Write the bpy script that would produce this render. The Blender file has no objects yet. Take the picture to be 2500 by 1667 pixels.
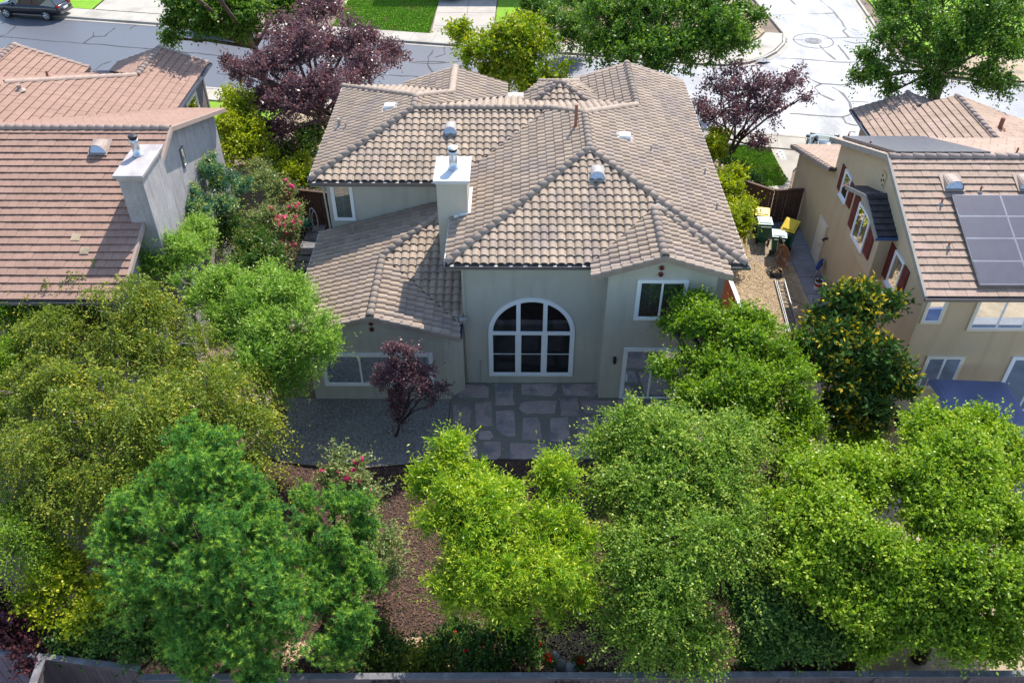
import bpy, bmesh, math, random
import numpy as np
from mathutils import Vector, Matrix
random.seed(7)
scn = bpy.context.scene
col = scn.collection
# ------------------------------------------------------------------ camera, light
CH = 22.45; FL = 2136.0; TH = math.radians(39.77); PS = math.radians(0.29)
cd = bpy.data.cameras.new('camera'); cam = bpy.data.objects.new('camera', cd); col.objects.link(cam)
cam.location = (0, 0, CH); cam.rotation_euler = (math.pi/2-TH, 0, PS)
cd.sensor_width = 36; cd.lens = FL/2500*36; cd.clip_end = 3000; scn.camera = cam
w = bpy.data.worlds.new("World"); scn.world = w; w.use_nodes = True
SUNV = Vector((.34, .81, 1.0)).normalized()
el = math.asin(SUNV.z); az = math.atan2(SUNV.x, SUNV.y)
nt = w.node_tree; bg = nt.nodes['Background']; sky = nt.nodes.new('ShaderNodeTexSky')
sky.sky_type = 'NISHITA'; sky.sun_disc = False; sky.sun_elevation = el; sky.sun_rotation = az
sky.air_density = 1.0; sky.dust_density = .6
nt.links.new(sky.outputs[0], bg.inputs[0]); bg.inputs[1].default_value = 0.15
sd = bpy.data.lights.new('sun', 'SUN'); sd.energy = 3.7; sd.angle = math.radians(.5); sd.color = (1, .95, .88)
sun = bpy.data.objects.new('sun', sd); col.objects.link(sun); sun.rotation_euler = SUNV.to_track_quat('Z', 'Y').to_euler()
scn.view_settings.view_transform = 'Standard'; scn.view_settings.look = 'None'
scn.view_settings.exposure = 1.15; scn.view_settings.gamma = 1; scn.view_settings.use_curve_mapping = False
# where a point seen from the survey position lies on a level / a surface (used to measure places)
_f = Vector((-math.sin(PS)*math.cos(TH), math.cos(PS)*math.cos(TH), -math.sin(TH)))
_r = Vector((math.cos(PS), math.sin(PS), 0)); _u = _r.cross(_f)
def ray(u, v): return _f + _r*((u-1250)/FL) - _u*((v-833.5)/FL)
def at(u, v, h=0.0):
    d = ray(u, v); t = (h-CH)/d.z; return Vector((d.x*t, d.y*t, h))
def mpp(p): return (Vector(p)-Vector((0, 0, CH))).dot(_f)/FL
def onp(u, v, fn):
    d = ray(u, v); lo, hi = 4., 250.
    for i in range(50):
        m = (lo+hi)/2
        if CH+d.z*m > fn(d.x*m, d.y*m): lo = m
        else: hi = m
    return Vector((d.x*lo, d.y*lo, CH+d.z*lo))
# ------------------------------------------------------------------ materials
def mat(name, c1, c2=None, scale=3., rough=.8, bump=0., bscale=60., isl=0., fine=None, metal=0., spec=.3, detail=6., leaf=0., streak=False, c3=None, s3=.4):
    m = bpy.data.materials.new(name); m.use_nodes = True; n = m.node_tree.nodes; l = m.node_tree.links
    b = n['Principled BSDF']; b.inputs['Roughness'].default_value = rough; b.inputs['Metallic'].default_value = metal
    b.inputs['Specular IOR Level'].default_value = spec
    g = n.new('ShaderNodeNewGeometry')
    if c2 is None: c2 = tuple(x*.8 for x in c1)
    t = n.new('ShaderNodeTexNoise'); t.inputs['Scale'].default_value = scale; t.inputs['Detail'].default_value = detail
    t.inputs['Roughness'].default_value = .65
    l.new(g.outputs['Position'], t.inputs['Vector'])
    r = n.new('ShaderNodeMapRange'); r.inputs[1].default_value = .3; r.inputs[2].default_value = .7
    l.new(t.outputs['Fac'], r.inputs[0])
    mx = n.new('ShaderNodeMix'); mx.data_type = 'RGBA'; mx.inputs[6].default_value = (*c1, 1); mx.inputs[7].default_value = (*c2, 1)
    l.new(r.outputs[0], mx.inputs[0]); out = mx.outputs[2]
    if c3:
        t3 = n.new('ShaderNodeTexNoise'); t3.inputs['Scale'].default_value = s3; t3.inputs['Detail'].default_value = 5
        l.new(g.outputs['Position'], t3.inputs['Vector'])
        if streak:
            mp = n.new('ShaderNodeMapping'); mp.inputs['Scale'].default_value = (5, 5, .55); l.new(g.outputs['Position'], mp.inputs[0]); l.new(mp.outputs[0], t3.inputs['Vector'])
        r3 = n.new('ShaderNodeMapRange'); r3.inputs[1].default_value = .5; r3.inputs[2].default_value = .68; l.new(t3.outputs['Fac'], r3.inputs[0])
        m3 = n.new('ShaderNodeMix'); m3.data_type = 'RGBA'; l.new(r3.outputs[0], m3.inputs[0]); l.new(out, m3.inputs[6]); m3.inputs[7].default_value = (*c3, 1); out = m3.outputs[2]
    if fine:
        t2 = n.new('ShaderNodeTexNoise'); t2.inputs['Scale'].default_value = fine[0]; t2.inputs['Detail'].default_value = 3
        l.new(g.outputs['Position'], t2.inputs['Vector'])
        r2 = n.new('ShaderNodeMapRange'); r2.inputs[1].default_value = .3; r2.inputs[2].default_value = .7
        r2.inputs[3].default_value = 1-fine[1]; r2.inputs[4].default_value = 1+fine[1]; l.new(t2.outputs['Fac'], r2.inputs[0])
        hs = n.new('ShaderNodeHueSaturation'); l.new(out, hs.inputs['Color']); l.new(r2.outputs[0], hs.inputs['Value']); out = hs.outputs[0]
    if isl:
        oi = n.new('ShaderNodeObjectInfo'); ad = n.new('ShaderNodeMath'); ad.operation = 'ADD'
        l.new(g.outputs['Random Per Island'], ad.inputs[0]); l.new(oi.outputs['Random'], ad.inputs[1])
        fr = n.new('ShaderNodeMath'); fr.operation = 'FRACT'; l.new(ad.outputs[0], fr.inputs[0])
        r4 = n.new('ShaderNodeMapRange'); r4.inputs[3].default_value = 1-isl; r4.inputs[4].default_value = 1+isl; l.new(fr.outputs[0], r4.inputs[0])
        hs = n.new('ShaderNodeHueSaturation'); l.new(out, hs.inputs['Color']); l.new(r4.outputs[0], hs.inputs['Value']); out = hs.outputs[0]
    l.new(out, b.inputs['Base Color'])
    if bump:
        t5 = n.new('ShaderNodeTexNoise'); t5.inputs['Scale'].default_value = bscale; t5.inputs['Detail'].default_value = 4
        l.new(g.outputs['Position'], t5.inputs['Vector'])
        bp = n.new('ShaderNodeBump'); bp.inputs['Strength'].default_value = bump; bp.inputs['Distance'].default_value = .02
        l.new(t5.outputs['Fac'], bp.inputs['Height']); l.new(bp.outputs[0], b.inputs['Normal'])
    return m
def leafmat(name, c1, c2, c3=None, trans=.4, gloss=.35):
    """leaf colour: c1..c2 by leaf, c3 for young growth and painted-in lit contrast at the twig tips"""
    m = bpy.data.materials.new(name); m.use_nodes = True; n = m.node_tree.nodes; l = m.node_tree.links
    b = n['Principled BSDF']; b.inputs['Roughness'].default_value = gloss; b.inputs['Specular IOR Level'].default_value = .18
    a = n.new('ShaderNodeAttribute'); a.attribute_name = 'v'
    mx = n.new('ShaderNodeMix'); mx.data_type = 'RGBA'; mx.inputs[6].default_value = (*c1, 1); mx.inputs[7].default_value = (*c2, 1)
    l.new(a.outputs['Fac'], mx.inputs[0]); out = mx.outputs[2]
    a2 = n.new('ShaderNodeAttribute'); a2.attribute_name = 'y'
    m2 = n.new('ShaderNodeMix'); m2.data_type = 'RGBA'; m2.inputs[7].default_value = (*(c3 or c2), 1)  # tip colour adds lit-tip contrast to the young growth
    l.new(a2.outputs['Fac'], m2.inputs[0]); l.new(out, m2.inputs[6]); out = m2.outputs[2]
    l.new(out, b.inputs['Base Color'])
    tr = n.new('ShaderNodeBsdfTranslucent'); hs = n.new('ShaderNodeHueSaturation'); hs.inputs['Value'].default_value = 1.5; hs.inputs['Saturation'].default_value = 1.1
    l.new(out, hs.inputs['Color']); l.new(hs.outputs[0], tr.inputs['Color'])
    ms = n.new('ShaderNodeMixShader'); ms.inputs[0].default_value = trans
    l.new(b.outputs[0], ms.inputs[1]); l.new(tr.outputs[0], ms.inputs[2]); l.new(ms.outputs[0], n['Material Output'].inputs[0])
    return m
def glassmat(name, tint, gl=.18):
    m = bpy.data.materials.new(name); m.use_nodes = True; n = m.node_tree.nodes; l = m.node_tree.links
    n.remove(n['Principled BSDF'])
    t = n.new('ShaderNodeBsdfTransparent'); t.inputs[0].default_value = (*tint, 1)
    g = n.new('ShaderNodeBsdfGlossy'); g.inputs['Roughness'].default_value = .02; g.inputs[0].default_value = (.9, .95, 1, 1)
    f = n.new('ShaderNodeFresnel'); f.inputs[0].default_value = 1.6
    mr = n.new('ShaderNodeMapRange'); mr.inputs[3].default_value = gl; mr.inputs[4].default_value = 1; l.new(f.outputs[0], mr.inputs[0])
    ms = n.new('ShaderNodeMixShader'); l.new(mr.outputs[0], ms.inputs[0]); l.new(t.outputs[0], ms.inputs[1]); l.new(g.outputs[0], ms.inputs[2])
    l.new(ms.outputs[0], n['Material Output'].inputs[0]); return m
M = {}
M['tile'] = mat('tile_taupe', (.335, .255, .185), (.27, .205, .15), 1.2, .75, .12, 40, isl=.15, fine=(14, .09), spec=.3, c3=(.25, .195, .16), s3=.9)
M['cap'] = mat('tile_ridge', (.31, .24, .185), (.25, .19, .15), 3, .75, .12, 40, isl=.08, fine=(12, .1), spec=.3, c3=(.28, .22, .18), s3=1.8)
M['deck'] = mat('roof_underlay', (.10, .075, .065), None, 4, .9)
M['tileL'] = mat('tile_terracotta', (.315, .195, .145), (.25, .155, .115), .8, .8, .15, 50, isl=.05, fine=(22, .12), spec=.2, c3=(.29, .18, .135), s3=.7)
M['capL'] = mat('tile_pink', (.33, .245, .20), (.27, .20, .165), 2, .8, .1, 50, isl=.05, fine=(20, .1))
M['tileR'] = mat('tile_tan', (.35, .25, .185), (.28, .20, .15), .9, .8, .15, 50, isl=.06, fine=(22, .14), spec=.2, c3=(.36, .25, .20), s3=.8)
M['capR'] = mat('tile_tan_cap', (.34, .26, .22), (.27, .21, .18), 2, .8, .1, 50, isl=.05)
M['slate'] = mat('slate', (.06, .055, .06), (.035, .03, .035), 3, .6, .2, 40, isl=.15)
M['stucco'] = mat('stucco_sage', (.48, .45, .375), (.42, .395, .33), 1.1, .9, .25, 120, fine=(30, .04), c3=(.40, .375, .31), s3=.6, streak=True)
M['stuccoL'] = mat('stucco_grey', (.40, .37, .36), (.30, .28, .28), 1.8, .9, .5, 60, fine=(12, .08), c3=(.27, .25, .255), s3=.8, streak=True)
M['stuccoR'] = mat('stucco_tan', (.53, .41, .26), (.48, .37, .235), .9, .9, .25, 120, fine=(20, .03), c3=(.47, .355, .22), s3=.5, streak=True)
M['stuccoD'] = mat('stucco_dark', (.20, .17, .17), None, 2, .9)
M['white'] = mat('white_trim', (.78, .79, .78), (.72, .73, .73), 3, .5, spec=.4)
M['cream'] = mat('cream_trim', (.68, .60, .47), (.62, .55, .43), 2, .6)
M['chcap'] = mat('painted_metal', (.56, .57, .57), (.49, .50, .52), 1.2, .45, c3=(.50, .52, .54), s3=1.3)
M['chcapL'] = mat('painted_metal_stained', (.45, .42, .41), (.33, .29, .28), 1.5, .5, c3=(.25, .21, .20), s3=1.1)
M['steel'] = mat('galvanised', (.62, .64, .66), (.45, .47, .5), 12, .35, metal=.8)
M['black'] = mat('black_paint', (.02, .02, .022), None, 5, .5)
M['gutter'] = mat('gutter', (.13, .115, .11), (.10, .09, .085), 3, .3, spec=.5)
M['guttersky'] = mat('gutter_sky_blue', (.05, .09, .20), (.03, .06, .14), 3, .25, spec=.6)  # blue of the reflected sky painted into the gutter colour
M['soffit'] = mat('soffit', (.30, .27, .23), None, 3, .8)
M['clay'] = mat('clay_pipe', (.25, .05, .035), (.18, .035, .03), 6, .7)
M['rust'] = mat('rusty_pipe', (.30, .13, .08), (.22, .09, .06), 8, .8)
M['vent'] = mat('vent_metal', (.36, .33, .30), (.28, .26, .24), 6, .6)
M['ventL'] = mat('vent_metal_tan', (.34, .26, .21), (.28, .21, .17), 6, .6)
M['dark'] = mat('dark_interior', (.012, .012, .014), (.02, .018, .018), 1.5, .8)  # near-black colour stands in for unlit rooms and openings
M['blind'] = mat('blind', (.40, .39, .37), None, 5, .6)
M['louver'] = mat('dark_louver', (.26, .27, .28), None, 5, .5)
M['curtain'] = mat('curtain', (.10, .16, .17), (.05, .08, .09), 6, .7)
M['glass'] = glassmat('window_glass', (.85, .92, .90), .10)
M['glassd'] = glassmat('window_glass_dark', (.60, .64, .65), .06)
M['shutter'] = mat('shutter_red', (.16, .028, .022), (.13, .022, .018), 4, .6)
M['asphalt'] = mat('asphalt', (.155, .165, .19), (.115, .125, .15), .5, .6, .3, 90, fine=(40, .12), spec=.35, c3=(.20, .205, .22), s3=.22)
M['crack'] = mat('crack_seal', (.035, .035, .04), None, 5, .6)
M['conc'] = mat('concrete', (.40, .365, .31), (.34, .31, .265), .9, .85, .15, 70, isl=.07, fine=(20, .05), c3=(.30, .27, .23), s3=.7)
M['concR'] = mat('concrete_path', (.25, .245, .25), (.19, .19, .195), 1.3, .85, .15, 70, isl=.06, c3=(.14, .135, .14), s3=.8)
M['grass'] = mat('grass', (.19, .36, .03), (.14, .28, .025), 1.2, .9, .6, 90, fine=(60, .25), spec=.1, c3=(.21, .28, .05), s3=.6)
M['mulch'] = mat('mulch_bark', (.075, .050, .040), (.04, .027, .023), 5, .95, .9, 50, fine=(50, .45), spec=.1)
M['chip'] = mat('bark_chip', (.17, .10, .07), (.07, .042, .032), 9, .9, isl=.5, spec=.15)
M['chipL'] = mat('straw_litter', (.50, .37, .22), (.35, .25, .15), 9, .9, isl=.35)
M['soil'] = mat('soil', (.22, .17, .12), (.16, .12, .09), .9, .95, .5, 40, fine=(30, .25), c3=(.12, .09, .07), s3=.5)
M['dirt'] = mat('dry_dirt', (.42, .33, .22), (.32, .245, .16), 1.4, .95, .6, 50, fine=(28, .28), c3=(.24, .19, .13), s3=.9)
M['gravel'] = mat('gravel', (.26, .23, .19), (.20, .175, .15), 1.0, .9, .9, 70, fine=(75, .55), spec=.2, c3=(.14, .13, .12), s3=.7)
M['pebble'] = mat('pebble', (.33, .31, .28), (.2, .19, .18), 9, .8, isl=.5)
M['grout'] = mat('patio_grout', (.21, .19, .15), (.165, .15, .12), 1.5, .9, .6, 60, fine=(40, .2))
M['flag'] = mat('flagstone', (.40, .30, .26), (.29, .235, .215), 1.6, .8, .5, 14, isl=.16, fine=(9, .12), c3=(.175, .165, .17), s3=1.3)
M['wooddk'] = mat('fence_brown', (.115, .065, .045), (.075, .042, .03), 3, .8, .3, 40, isl=.15, fine=(14, .15))
M['woodred'] = mat('fence_red', (.26, .065, .04), (.20, .05, .03), 3, .8, .3, 40, isl=.1)
M['woodgrey'] = mat('fence_mauve', (.13, .10, .10), (.10, .078, .08), 3, .8, .3, 40, isl=.12)
M['woodpurple'] = mat('fence_weathered', (.20, .145, .175), (.14, .105, .13), 3, .8, .3, 40, isl=.15)
M['rail'] = mat('fence_rail', (.15, .14, .145), (.11, .105, .11), 4, .8, fine=(25, .15), c3=(.20, .19, .19), s3=3)
M['iron'] = mat('wrought_iron', (.015, .013, .016), None, 4, .5)
M['bark'] = mat('bark', (.13, .095, .07), (.07, .05, .04), 6, .9, .5, 30)
M['barkg'] = mat('bark_grey', (.24, .20, .165), (.13, .105, .09), 6, .9, .5, 30)
M['barkp'] = mat('bark_dark', (.065, .045, .045), (.04, .03, .03), 6, .9, .5, 30)
M['bingreen'] = mat('bin_green', (.01, .12, .065), (.008, .09, .05), 3, .4, spec=.5, c3=(.05, .16, .10), s3=3)
M['yellow'] = mat('lid_yellow', (.72, .50, .02), (.6, .42, .02), 3, .4)
M['lidgrey'] = mat('lid_grey', (.42, .50, .47), (.34, .42, .40), 6, .35, c3=(.55, .6, .58), s3=5)
M['rubber'] = mat('rubber', (.012, .012, .013), None, 3, .7)
M['barrow'] = mat('barrow_tray', (.30, .15, .07), (.20, .09, .045), 5, .75, c3=(.45, .36, .30), s3=4)
M['wood'] = mat('bare_wood', (.45, .30, .17), None, 6, .8)
M['alu'] = mat('aluminium', (.24, .235, .23), (.18, .18, .18), 8, .5, metal=.2)
M['blue'] = mat('blue_cloth', (.02, .08, .33), (.015, .05, .24), 3, .6)
M['tarp'] = mat('blue_tarp', (.13, .155, .26), (.11, .13, .22), 2, .55, .3, 8)
M['red'] = mat('red_label', (.5, .03, .02), None, 3, .5)
M['teal'] = mat('teal_hose', (.005, .33, .22), (.004, .25, .17), 5, .35)
M['tan'] = mat('tan_lattice', (.50, .36, .22), (.42, .30, .19), 4, .7)
M['solar'] = mat('solar_cell', (.085, .08, .10), (.07, .065, .085), 3, .35, spec=.5, fine=(55, .1))
M['solarf'] = mat('solar_frame', (.55, .55, .58), None, 3, .35, metal=.6)
M['rock'] = mat('river_rock', (.42, .42, .42), (.22, .23, .25), 2, .7, isl=.55)
M['drain'] = mat('drain_box', (.10, .14, .13), None, 4, .6)
M['lampm'] = mat('lamp_bronze', (.03, .03, .035), None, 4, .4)
M['edge'] = mat('bender_board', (.28, .20, .14), (.2, .14, .1), 5, .8)
M['carblack'] = mat('car_black', (.012, .013, .02), None, 2, .12, spec=.7)
M['carblue'] = mat('car_blue', (.02, .045, .16), None, 2, .15, spec=.7)
M['carsilver'] = mat('car_silver', (.35, .38, .42), None, 2, .2, spec=.7, metal=.4)
M['carteal'] = mat('car_slate', (.06, .10, .13), None, 2, .15, spec=.7)
M['carglass'] = mat('car_glass', (.02, .025, .03), None, 2, .05, spec=.9)
M['carred'] = mat('tail_light', (.35, .01, .01), None, 2, .2)
M['rim'] = mat('wheel_rim', (.6, .6, .62), None, 3, .3, metal=.7)
# worn slurry seal in streaks; sky glare toward the crossing painted into the colour
def roadpale():
    m = bpy.data.materials.new('worn_glare_asphalt'); m.use_nodes = True; n = m.node_tree.nodes; l = m.node_tree.links; b = n['Principled BSDF']
    g = n.new('ShaderNodeNewGeometry'); sp = n.new('ShaderNodeSeparateXYZ'); l.new(g.outputs['Position'], sp.inputs[0])
    t = n.new('ShaderNodeTexNoise'); t.inputs['Scale'].default_value = .35; t.inputs['Detail'].default_value = 8; t.inputs['Roughness'].default_value = .7
    mp = n.new('ShaderNodeMapping'); mp.inputs['Scale'].default_value = (1.6, .7, 1); mp.inputs['Rotation'].default_value = (0, 0, .5)
    l.new(g.outputs['Position'], mp.inputs[0]); l.new(mp.outputs[0], t.inputs[0])
    a = n.new('ShaderNodeMapRange'); a.inputs[1].default_value = -6; a.inputs[2].default_value = 12; l.new(sp.outputs[0], a.inputs[0])  # paleness rising along x carries the painted glare
    a2 = n.new('ShaderNodeMapRange'); a2.inputs[1].default_value = 21.5; a2.inputs[2].default_value = 30; a2.inputs[3].default_value = 1; a2.inputs[4].default_value = .45; l.new(sp.outputs[0], a2.inputs[0])
    mu = n.new('ShaderNodeMath'); mu.operation = 'MULTIPLY'; l.new(a.outputs[0], mu.inputs[0]); l.new(a2.outputs[0], mu.inputs[1])
    r = n.new('ShaderNodeMapRange'); r.inputs[1].default_value = .36; r.inputs[2].default_value = .56; r.inputs[3].default_value = .0; r.inputs[4].default_value = 1; l.new(t.outputs['Fac'], r.inputs[0])
    mm = n.new('ShaderNodeMath'); mm.operation = 'MULTIPLY'; l.new(mu.outputs[0], mm.inputs[0]); l.new(r.outputs[0], mm.inputs[1])
    mx = n.new('ShaderNodeMix'); mx.data_type = 'RGBA'; mx.inputs[6].default_value = (.095, .10, .115, 1); mx.inputs[7].default_value = (.25, .255, .275, 1); l.new(mm.outputs[0], mx.inputs[0])
    t2 = n.new('ShaderNodeTexNoise'); t2.inputs['Scale'].default_value = 25; t2.inputs['Detail'].default_value = 4; l.new(g.outputs['Position'], t2.inputs[0])
    r2 = n.new('ShaderNodeMapRange'); r2.inputs[1].default_value = .3; r2.inputs[2].default_value = .7; r2.inputs[3].default_value = .86; r2.inputs[4].default_value = 1.1; l.new(t2.outputs['Fac'], r2.inputs[0])
    hs = n.new('ShaderNodeHueSaturation'); l.new(mx.outputs[2], hs.inputs['Color']); l.new(r2.outputs[0], hs.inputs['Value']); l.new(hs.outputs[0], b.inputs['Base Color'])
    b.inputs['Roughness'].default_value = .5; b.inputs['Specular IOR Level'].default_value = .4
    return m
M['road'] = roadpale()
# ------------------------------------------------------------------ object helpers
def setp(o, label=None, cat=None, group=None, kind=None):
    if label: o['label'] = label
    if cat: o['category'] = cat
    if group: o['group'] = group
    if kind: o['kind'] = kind
    return o
def empty(name, loc, label, cat, group=None, rz=0):
    o = bpy.data.objects.new(name, None); col.objects.link(o); o.location = loc; o.rotation_euler = (0, 0, rz); o.empty_display_size = .3
    return setp(o, label, cat, group)
def link(name, me, parent=None, world=True):
    o = bpy.data.objects.new(name, me); col.objects.link(o)
    if parent is not None:
        o.parent = parent
        if world and parent.type == 'EMPTY': o.matrix_parent_inverse = Matrix.Translation(-Vector(parent.location))
    return o
class MB:
    def __init__(s): s.v = []; s.f = []
    def add(s, vs, fs):
        o = len(s.v); s.v += [tuple(p) for p in vs]; s.f += [tuple(i+o for i in f) for f in fs]; return s
    def box(s, x0, x1, y0, y1, z0, z1, mt=None):
        vs = [(x, y, z) for z in (z0, z1) for x, y in ((x0, y0), (x1, y0), (x1, y1), (x0, y1))]
        if mt: vs = [mt @ Vector(p) for p in vs]
        return s.add(vs, [(3, 2, 1, 0), (4, 5, 6, 7), (0, 1, 5, 4), (1, 2, 6, 5), (2, 3, 7, 6), (3, 0, 4, 7)])
    def prism(s, poly, z0, z1, mt=None):
        n = len(poly); f = lambda z, p: z(*p[:2]) if callable(z) else z
        vs = [(p[0], p[1], f(z0, p)) for p in poly]+[(p[0], p[1], f(z1, p)) for p in poly]
        if mt: vs = [mt @ Vector(p) for p in vs]
        a = sum(poly[i][0]*poly[(i+1) % n][1]-poly[(i+1) % n][0]*poly[i][1] for i in range(n))
        fs = [tuple(range(n-1, -1, -1)), tuple(range(n, 2*n))]+[(i, (i+1) % n, n+(i+1) % n, n+i) for i in range(n)]
        if a < 0: fs = [tuple(reversed(x)) for x in fs]
        return s.add(vs, fs)
    def tube(s, pts, rad, k=6, cap=True):
        pts = [Vector(p) for p in pts]; rad = rad if hasattr(rad, '__len__') else [rad]*len(pts); o = len(s.v); pv = None
        for i, p in enumerate(pts):
            d = (pts[min(i+1, len(pts)-1)]-pts[max(i-1, 0)]).normalized()
            if pv is None:
                pv = d.orthogonal().normalized()
            else:
                pv = (pv-d*pv.dot(d)); pv = pv.normalized() if pv.length > 1e-5 else d.orthogonal().normalized()
            q = d.cross(pv)
            for j in range(k):
                a = 2*math.pi*j/k; s.v.append(tuple(p+(pv*math.cos(a)+q*math.sin(a))*rad[i]))
        for i in range(len(pts)-1):
            for j in range(k): s.f.append((o+i*k+j, o+i*k+(j+1) % k, o+(i+1)*k+(j+1) % k, o+(i+1)*k+j))
        if cap: s.f.append(tuple(o+j for j in range(k-1, -1, -1))); s.f.append(tuple(o+(len(pts)-1)*k+j for j in range(k)))
        return s
    def cyl(s, x, y, z0, z1, r, k=16, r2=None): return s.tube([(x, y, z0), (x, y, z1)], [r, r if r2 is None else r2], k)
    def mesh(s, name, m=None, smooth=False):
        me = bpy.data.meshes.new(name); me.from_pydata(s.v, [], s.f); me.update()
        if m: me.materials.append(m)
        if smooth: me.polygons.foreach_set('use_smooth', [True]*len(me.polygons))
        return me
    def build(s, name, m, parent=None, smooth=False, world=True): return link(name, s.mesh(name, m, smooth), parent, world)
def bevel(o, wd=.02, seg=2):
    b = o.modifiers.new('bevel', 'BEVEL'); b.width = wd; b.segments = seg; b.limit_method = 'ANGLE'; return o
# ------------------------------------------------------------------ roof tiles
def clip(face, poly):
    out = face; n = len(poly)
    for i in range(n):
        ax, ay = poly[i]; bx, by = poly[(i+1) % n]; res = []
        for j in range(len(out)):
            p, q = out[j], out[(j+1) % len(out)]
            dp = (bx-ax)*(p[1]-ay)-(by-ay)*(p[0]-ax); dq = (bx-ax)*(q[1]-ay)-(by-ay)*(q[0]-ax)
            if dp >= 0: res.append(p)
            if (dp >= 0) != (dq >= 0):
                t = dp/(dp-dq); res.append(tuple(p[k]+(q[k]-p[k])*t for k in range(3)))
        out = res
        if len(out) < 3: return None
    return out
def ccw(poly):
    a = sum(poly[i][0]*poly[(i+1) % len(poly)][1]-poly[(i+1) % len(poly)][0]*poly[i][1] for i in range(len(poly)))
    return poly if a > 0 else poly[::-1]
def tile_s(wd, ex):      # barrel tile: one round roll, one narrow pan
    prof = [(0, -.006), (.05, .022), (.20, .056), (.41, .068), (.62, .056), (.78, .022), (.84, -.006), (.92, -.014), (1., -.006)]
    b = MB(); n = len(prof)
    vs = [(u*wd, 0, h+.046) for u, h in prof]+[(u*wd, ex+.02, h+.002) for u, h in prof]+[(u*wd, .0, h+.024) for u, h in prof]+[(u*wd, .07, h+.004) for u, h in prof]
    fs = [(i, i+1, n+i+1, n+i) for i in range(n-1)]+[(2*n+i, 2*n+i+1, i+1, i) for i in range(n-1)]+[(3*n+i, 3*n+i+1, 2*n+i+1, 2*n+i) for i in range(n-1)]
    return b.add(vs, fs)
def tile_f(wd, ex):      # flat shake tile
    b = MB(); g = .004
    vs = [(g, 0, .050), (wd*.5, 0, .053), (wd-g, 0, .050), (wd-g, ex+.02, .004), (wd*.5, ex+.02, .006), (g, ex+.02, .004), (g, .02, .004), (wd*.5, .02, .004), (wd-g, .02, .004)]
    return b.add(vs, [(0, 1, 4, 5), (1, 2, 3, 4), (6, 7, 1, 0), (7, 8, 2, 1), (0, 5, 6), (2, 8, 3)])
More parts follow.
